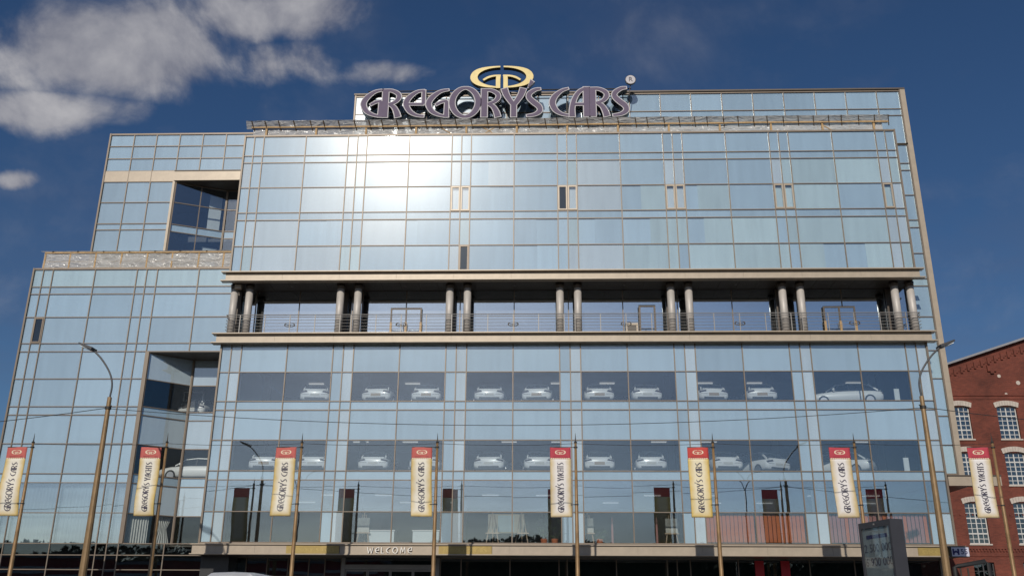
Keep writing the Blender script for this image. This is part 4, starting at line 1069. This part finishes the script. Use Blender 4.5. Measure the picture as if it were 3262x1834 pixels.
CA, YA = "GREGORY'S CARS", "GREGORY'S YACHTS"
ly = 'yellow edged vertical banner with coral red header and shorter dark lettering'
specs = [(CA, 'cloth_yellow', 'cloth_coral', ly, 'yellow banners with coral headers'), (YA, 'cloth_yellow', 'cloth_coral', 'yellow edged banner with coral header and longer lettering before the glazed recess', None),
         (CA, 'cloth_yellow', 'cloth_coral', ly, 'yellow banners with coral headers'), (CA, 'cloth_yellow', 'cloth_coral', ly, 'yellow banners with coral headers'),
         (YA, 'cloth_white', 'cloth_crimson', 'white centred banner with crimson header and longer lettering before the showroom middle', None), (CA, 'cloth_bright', 'cloth_red', 'bright yellow banner with plain red header', None),
         (CA, 'cloth_white', 'cloth_crimson', 'white centred banner with crimson header just above the dark advertising pillar', None), (YA, 'cloth_white', 'cloth_crimson', 'white centred banner with crimson header before the red brick building', None)]
for i, (w_, bm, tm_, lab, grp) in enumerate(specs):
    pl = {1: 'slim brown flagpole with iron spire carrying the yellow banner before the glazed recess', 4: 'slim brown flagpole carrying the white centred banner before the showroom middle', 5: 'slim brown flagpole carrying the bright yellow banner', 6: 'slim brown flagpole whose foot stands behind the dark advertising pillar', 7: 'slim brown flagpole standing before the red brick building'}.get(i, 'slim brown flagpole carrying a yellow banner with coral header and shorter lettering')
    make_pole(FX[i], pl, 'flagpoles along the pavement')
    make_banner(FX[i], w_, bm, tm_, lab, i * 1.3, grp)
for i in range(7):
    a, b_ = FX[i], FX[i + 1]; pts = []
    for k in range(13):
        t_ = k / 12; pts.append((a + (b_ - a) * t_ - (a + b_) / 2, 0, -.10 * 4 * t_ * (1 - t_)))
    tag(MB().tube(pts, .012, 6).build('guy_wire', 'cable', None, ((a + b_) / 2, -8, 10.53)), 'thin sagging wire strung between the tops of two flagpoles', 'wire', 'wires between the flagpoles')

# ------------------------------------------------------------------ street lamps and cables
def lamp(x, s_, lab):
    t = thing('street_lamp', lab, 'street lamp', (x, -13.2, .13)); t.scale = (.978,) * 3
    MB().tube([(0, 0, 0), (0, 0, .5), (0, 0, .51), (0, 0, 11.95)], [.24, .24, .20, .105], 12).build('pole', 'pole_lamp', t)
    arm, wd_ = smooth_path([(0, 11.9), (s_ * -.02, 12.6), (s_ * .22, 13.25), (s_ * .75, 13.95), (s_ * 1.27, 14.42)], [1] * 5, 6)
    MB().tube([(p[0], 0, p[1]) for p in arm], .045, 10).build('arm', 'lamp_grey', t, smooth=True)
    hd = MB(); hd.box(-.40, .40, -.30, .30, -.07, .07); hd.warp(lambda a, b, c: (a, b * (1 - .25 * (a * s_ > 0)), c * (1 if a * s_ < 0 else .6)))
    h = hd.build('lamp_head', 'lamp_grey', t, (s_ * 1.55, 0, 14.55)); h.rotation_euler = (0, R(-22 * s_), 0)
    MB().box(-.26, .30, -.2, .2, -.10, -.072).build('lamp_glass', 'curtain', h)
    MB().tube([(0, 0, 11.35), (0, 0, 11.48)], .15, 12).build('clamp', 'iron', t)
    MB().tube([(0, -.05, 11.42), (-s_ * .22, -.12, 11.5)], .03, 8).build('insulator', 'iron', t)
lamp(-20.84, -1, 'brown street lamp bent over the pavement before the left glass block and its recess')
lamp(17.99, 1, 'brown street lamp bent over the pavement near the brick building')
def cable(a, b_, sag, lab, r=.018, y2=None):
    pts = []; n = 28; a = Vector(a); b_ = Vector(b_); m = (a + b_) / 2
    for k in range(n + 1):
        t_ = k / n; p = a.lerp(b_, t_); p.z -= sag * 4 * t_ * (1 - t_); pts.append(tuple(p - m))
    tag(MB().tube(pts, r, 6).build('overhead_cable', 'cable', None, m), lab, 'cable')
cable((-21.0, -13.2, 11.28), (18.1, -13.2, 11.28), .84, 'dark overhead cable sagging between the two street lamps', .015)
cable((-21.0, -13.2, 11.28), (-62, -13.2, 11.28), 1.5, 'dark overhead cable leaving the lamp at the left glass block', .017)
cable((18.1, -13.2, 11.28), (60, -13.2, 11.28), 1.5, 'dark overhead cable leaving the lamp towards the brick building', .017)

# ------------------------------------------------------------------ advertising pillar, van, pipe
bp_c = Vector((10.84, -27.0)); bp_l = Vector((10.40, -25.35)); d_ = bp_l - bp_c
ad = thing('advertising_pillar', 'dark grey freestanding advertising pillar with a glazed poster case', 'billboard', (bp_c.x, bp_c.y, .0), math.atan2(-d_.y, -d_.x))
LW = d_.length            # local +x runs from the far edge (x=-LW) to the near corner (x=0); local -y is the poster face
b = MB().box(-LW, 0, .02, .40, .45, 4.74).build('cabinet', 'pillar_grey', ad)
fr = MB(); fr.box(-LW, -LW + .10, -.05, .021, .45, 4.74); fr.box(-.10, 0, -.05, .021, .45, 4.74); fr.box(-LW + .10, -.10, -.049, .021, 4.55, 4.739); fr.box(-LW + .10, -.10, -.049, .021, .451, .62)
fr.build('case_frame', 'pillar_grey', ad)
glass('case_glass', (.96, .97, .97), .06, haze=.02)
mat('poster', (.26, .30, .31), .35, 0, .25, 1.2)
boxpart('poster', 'poster', ad, -LW + .10, -.10, .0, .016, .62, 4.55)
boxpart('cover_glass', 'case_glass', ad, -LW + .10, -.10, -.03, -.022, .62, 4.55)
text('2 500 000', .36, .002, 'ink', ad, (-LW / 2, -.006, 3.92), name='price_lettering')
text('6 900 000', .36, .002, 'ink', ad, (-LW / 2, -.006, 3.50), name='price_lettering')
boxpart('headline_bar', 'navy', ad, -LW + .3, -.3, -.006, -.002, 4.22, 4.34)
boxpart('lock', 'steel', ad, -LW / 2 - .03, -LW / 2 + .03, -.07, -.05, 4.62, 4.67)
boxpart('foot', 'concrete', ad, -LW - .05, .05, -.1, .5, 0, .45)

def van():
    p = PY(578, 1440, -21); t = thing('delivery_truck', 'silver topped box van parked on the road before the entrance', 'van', (p.x, -21, 0))
    st = [(0.0, .80, .45, 3.22), (.08, .93, .35, 3.33), (.5, .98, .33, 3.37), (3.6, .98, .33, 3.37), (3.8, .94, .33, 3.2)]
    rings = []
    for y, hw, zb, zt in st:
        h = [(hw, zb), (hw, zt - .35), (hw * .93, zt - .1), (hw * .78, zt), (0, zt + .03)]
        rings.append([(x, y, z) for x, z in h] + [(-x, y, z) for x, z in reversed(h[:-1])] )
    loft(rings).build('body', 'silver', t, smooth=False, fix=True)
    rings = []
    for y, hw, zb, zt in ((3.81, .92, .35, 2.3), (4.3, .92, .35, 2.25), (4.75, .88, .38, 1.35), (5.5, .82, .4, 1.1), (5.7, .7, .45, .8)):
        h = [(hw, zb), (hw, min(zt - .1, 1.2)), (hw * .85, zt - .04), (0, zt + .02)]
        rings.append([(x, y, z) for x, z in h] + [(-x, y, z) for x, z in reversed(h[:-1])])
    loft(rings).build('cab', 'silver', t, fix=True)
    for s_ in (-1, 1):
        boxpart('rear_door', 'silver', t, min(s_ * .02, s_ * .74), max(s_ * .02, s_ * .74), -.03, -.005, .6, 3.0)
        boxpart('tail_light', 'lens_dark', t, s_ * .84 - .05, s_ * .84 + .05, .0, .06, .8, 1.2)
    for x in (-.86, .86):
        for y in (1.0, 4.9):
            w = MB().tube([(x - .12, y, .36), (x + .12, y, .36)], .36, 20).build('wheel', 'rubber', t); MB().tube([(x - .13, y, .36), (x + .13, y, .36)], .2, 14).build('rim', 'rim', w)
van()
pp = [PY(2400, 1425, 4), PY(2485, 1410, 4), PY(2500, 1475, 4)]
pi = thing('duct_pipe', 'black bent duct pipe at the passage before the brick building', 'pipe', (pp[0].x, 4, 0))
q_ = [(p.x - pp[0].x, 0, p.z) for p in pp]
MB().tube([(q_[0][0], 0, .14), q_[0], (q_[0][0] + .2, 0, q_[0][2] + .06), (q_[1][0] - .2, 0, q_[1][2]), (q_[1][0], 0, q_[1][2] - .12), (q_[1][0] + .02, 0, .14)], .13, 12).build('duct', 'cable', pi, smooth=True)
for x in (.35, .8): MB().tube([(x, 0, .14), (x, 0, q_[0][2] - .05)], .05, 8).build('support', 'iron', pi)

# ------------------------------------------------------------------ red brick building
BYY = 12.0
br = thing('brick_building', 'old red brick factory building with white arched windows and gable roof', 'building', (30, BYY, 0))
bo_ = br.location
def brick():
    xl, xr = 26.6, 64.0; z_e = 20.11 + (xl - 30.62) * .327; ap_x = 45.3; slope = .327
    zt = lambda x: 20.11 + (min(x, 2 * ap_x - x) - 30.62) * slope
    wx = [(30.25 + 3.43 * i, 31.69 + 3.43 * i) for i in range(9)]
    wz = [(1.8, 5.85), (7.1, 9.95), (11.19, 13.52), (14.51, 16.92)]
    b = MB(); d = .28
    xs = [xl] + [v for p in wx for v in p] + [xr]; zs = [.13] + [v for p in wz for v in p] + [17.6]
    for i in range(len(xs) - 1):
        for j in range(len(zs) - 1):
            if i % 2 and j % 2:
                x0, x1, z0, z1 = xs[i], xs[i + 1], zs[j], zs[j + 1]
                b.quad((x0, d, z0), (x0, 0, z0), (x0, 0, z1), (x0, d, z1)); b.quad((x1, 0, z0), (x1, d, z0), (x1, d, z1), (x1, 0, z1))
                b.quad((x0, 0, z0), (x0, d, z0), (x1, d, z0), (x1, 0, z0)); b.quad((x0, 0, z1), (x1, 0, z1), (x1, d, z1), (x0, d, z1))
            else: b.quad((xs[i], 0, zs[j]), (xs[i + 1], 0, zs[j]), (xs[i + 1], 0, zs[j + 1]), (xs[i], 0, zs[j + 1]))
    b.quad((xl, 0, 17.6), (xr, 0, 17.6), (xr, 0, zt(xr)), (ap_x, 0, zt(ap_x)), (xl, 0, zt(xl)))
    b.quad((xl, 0, .13), (xl, 0, zt(xl)), (xl, 28, zt(xl)), (xl, 28, .13)); b.quad((xr, 0, .13), (xr, 28, .13), (xr, 28, zt(xr)), (xr, 0, zt(xr)))
    b.quad((xl, .6, .13), (xl, .6, 17.5), (xr, .6, 17.5), (xr, .6, .13))
    b.warp(lambda x, y, z: (x - bo_.x, y, z)).build('wall', 'brick_wall', br)
    r_ = MB()
    for x0, x1 in ((xl - .3, ap_x), (ap_x, xr + .3)):
        r_.quad((x0, -.35, zt(x0) + .12), (x1, -.35, zt(x1) + .12), (x1, 28.3, zt(x1) + .12), (x0, 28.3, zt(x0) + .12))
        r_.quad((x0, -.35, zt(x0) - .04), (x1, -.35, zt(x1) - .04), (x1, -.35, zt(x1) + .119), (x0, -.35, zt(x0) + .119))
        r_.quad((x0, -.35, zt(x0) - .04), (x0, .02, zt(x0) - .04), (x1, .02, zt(x1) - .04), (x1, -.35, zt(x1) - .04))
    r_.warp(lambda x, y, z: (x - bo_.x, y, z)).build('roof', 'roof_grey', br)
    # windows
    for j, (z0, z1) in enumerate(wz):
        for i, (x0, x1) in enumerate(wx[:5]):
            f = MB(); w = .07
            f.box(x0, x0 + w, .16, .24, z0, z1); f.box(x1 - w, x1, .16, .24, z0, z1); f.box(x0 + w, x1 - w, .161, .239, z0, z0 + w); f.box(x0 + w, x1 - w, .161, .239, z1 - w, z1)
            o = f.warp(lambda x, y, z: (x - bo_.x, y, z)).build('window', 'window_paint' if j else 'lamp_grey', br)
            nx, nz = 4, 7 if j != 1 else 8
            for k in range(1, nx):
                t_ = .022 if k != 2 else .04; x = x0 + (x1 - x0) * k / nx; boxpart('glazing_bar', 'window_paint' if j else 'lamp_grey', o, x - t_ - bo_.x, x + t_ - bo_.x, .175, .215, z0 + w, z1 - w)
            for k in range(1, nz):
                t_ = .022 if k not in (2, 5) else .045; z = z0 + (z1 - z0) * k / nz; boxpart('glazing_bar', 'window_paint' if j else 'lamp_grey', o, x0 + w - bo_.x, x1 - w - bo_.x, .18, .21, z - t_, z + t_)
            boxpart('pane', 'old_glass', o, x0 + w - bo_.x, x1 - w - bo_.x, .192, .198, z0 + w, z1 - w, (random.gauss(0, .004), 0, random.gauss(0, .004)))
            boxpart('sill', 'brick_white' if j else 'brick_wall', o, x0 - .08 - bo_.x, x1 + .08 - bo_.x, -.08, .18, z0 - .10, z0 - .002)
            # segmental arch: painted brick voussoirs, each its own piece
            if j:
                n = 9; cx = (x0 + x1) / 2; hw = (x1 - x0) / 2 + .12; rise = .17
                arch = MB()
                P = []
                for k in range(n + 1):
                    u = -1 + 2 * k / n; P.append((cx + hw * u, z1 - .10 + rise * (1 - u * u), u))
                for k in range(n):
                    a, c = P[k], P[k + 1]
                    v = [(a[0] + .006, a[1]), (c[0] - .006, c[1]), (c[0] + c[2] * .09 - .006, c[1] + .36), (a[0] + a[2] * .09 + .006, a[1] + .36)]
                    MB().prism([(x - bo_.x, z) for x, z in v], -.07, .10).build('voussoir', 'brick_white', o)
    # courses and corbels
    for z, h, p in ((17.72, .10, .06), (17.45, .06, .04), (9.2, .10, .05), (6.75, .16, .08), (6.25, .05, .04)):
        if z == 9.2: continue
        MB().box(xl, xr, -p, -.003, z, z + h).warp(lambda x, y, zz: (x - bo_.x, y, zz)).build('string_course', 'brick_wall', br)
    b = MB(); n = 0
    x = xl + .2
    while x < ap_x:
        z = zt(x) - .95; s_ = .16
        b.box(x, x + s_, -.10, -.003, z, z + .5); b.box(x + s_ + .001, x + 2 * s_, -.07, -.003, z + .18, z + .5); b.box(x + 2 * s_ + .001, x + 3 * s_, -.05, -.003, z + .32, z + .5)
        if n % 9 == 4: b.box(x - .1, x + .55, -.13, -.003, z - .55, z - .1); b.box(x + .1, x + .35, -.135, -.003, z - .72, z - .551)
        x += .52; n += 1
    for i in range(110):
        xx = xl + .1 + i * .22
        b.box(xx, xx + .11, -.075, -.003, 6.58, 6.745)
        if i % 2 == 0: b.box(xx, xx + .11, -.05, -.003, 9.05, 9.16)
    tag(b.warp(lambda x, y, z: (x - bo_.x, y, z)).build('corbel_band', 'brick_wall', br), kind='stuff')
    for px, py in ((2512, 983), (2560, 955), (2490, 945), (2548, 940)):
        p = PY(px, py, BYY)
    for px, py, s_ in ((2560, 962, .16), (2512, 945, .13), (2530, 990, .10)):
        p = PY(px, py, BYY); MB().tube([(p.x - bo_.x, -.012, p.z), (p.x - bo_.x, .01, p.z)], s_, 9).build('plaster_patch', 'brick_white', br)
brick()

# ------------------------------------------------------------------ the far side of the street, seen only as reflections
pv_ = thing('riverside_pavilion', 'long low red and white pavilion on the far side of the road', 'building', (-70, -92, 0))
boxpart('wall', 'red_wall', pv_, -45, 44, -8, 0, .13, 10.8); boxpart('white_band', 'white_paint', pv_, -45.1, 44.1, .001, .12, 9.0, 9.4); boxpart('roof', 'roof_grey', pv_, -46, 45, -8.5, .8, 10.8, 11.2)
for i in range(24): boxpart('window', 'old_glass', pv_, -43 + i * 3.6, -41 + i * 3.6, .001, .06, 1.4, 5.2)
def treeline():
    b = MB(); r_ = random.Random(5)
    for i in range(14000):
        x = r_.uniform(-330, 330); k = .5 + .5 * noise.noise(Vector((x * .022, 1.7, 0))) + .25 * noise.noise(Vector((x * .09, 4, 0)))
        top = (14 + 5 * k); z = top - 5 * r_.random() ** 2; y = -150 + r_.uniform(-8, 8)
        c = Vector((x, y, z + .2)); s_ = r_.uniform(.35, .85)
        d = Vector((r_.gauss(0, 1), r_.gauss(0, 1), r_.gauss(0, 1))).normalized(); e = d.orthogonal().normalized()
        b.quad(c - d * s_, c - e * s_, c + d * s_, c + e * s_)
    n = 220; P = []
    for i in range(n + 1):
        x = -340 + 680 * i / n; k = .5 + .5 * noise.noise(Vector((x * .022, 1.7, 0))) + .25 * noise.noise(Vector((x * .09, 4, 0))); P.append((x, (14 + 5 * k) * .93))
    for (xa_, za), (xb_, zb) in zip(P, P[1:]):
        b.quad((xa_, -152, 0), (xb_, -152, 0), (xb_, -154, zb), (xa_, -154, za)); b.quad((xb_, -160, 0), (xa_, -160, 0), (xa_, -154, za), (xb_, -154, zb))
    for i in range(60):
        x = -320 + i * 11; b.tube([(x, -150, 0), (x, -150, 6)], [.3, .2], 6)
    tag(b.build('tree_belt', 'leaf'), 'dark belt of trees along the far embankment', 'trees', kind='stuff')
treeline()

# double-armed lamps on the riverside pavement (mirrored in the facade)
for px, lab in ((762, 'double armed dark street lamp on the riverside pavement opposite the WELCOME letters'), (1872, 'double armed dark street lamp on the riverside pavement opposite the terracotta blinds')):
    p = PY(px, 1215, 54); t = thing('riverside_lamp', lab, 'street lamp', (p.x, -54, .13))
    MB().tube([(0, 0, 0), (0, 0, .6), (0, 0, .61), (0, 0, p.z - .6)], [.2, .2, .12, .08], 12).build('pole', 'lamp_grey', t, smooth=True)
    for s_ in (-1, 1):
        arm, _w = smooth_path([(0, p.z - .65), (s_ * .35, p.z + .3), (s_ * 1.0, p.z + .9), (s_ * 1.6, p.z + 1.15)], [1] * 4, 5)
        MB().tube([(a[0], 0, a[1]) for a in arm], .05, 8).build('arm', 'lamp_grey', t, smooth=True)
        h = MB().box(-.4, .4, -.15, .15, -.06, .06).build('lamp_head', 'lamp_grey', t, (s_ * 1.9, 0, p.z + 1.2)); h.rotation_euler = (0, R(-10 * s_), 0)
        boxpart('lamp_glass', 'curtain', h, -.3, .3, -.1, .1, -.085, -.062)
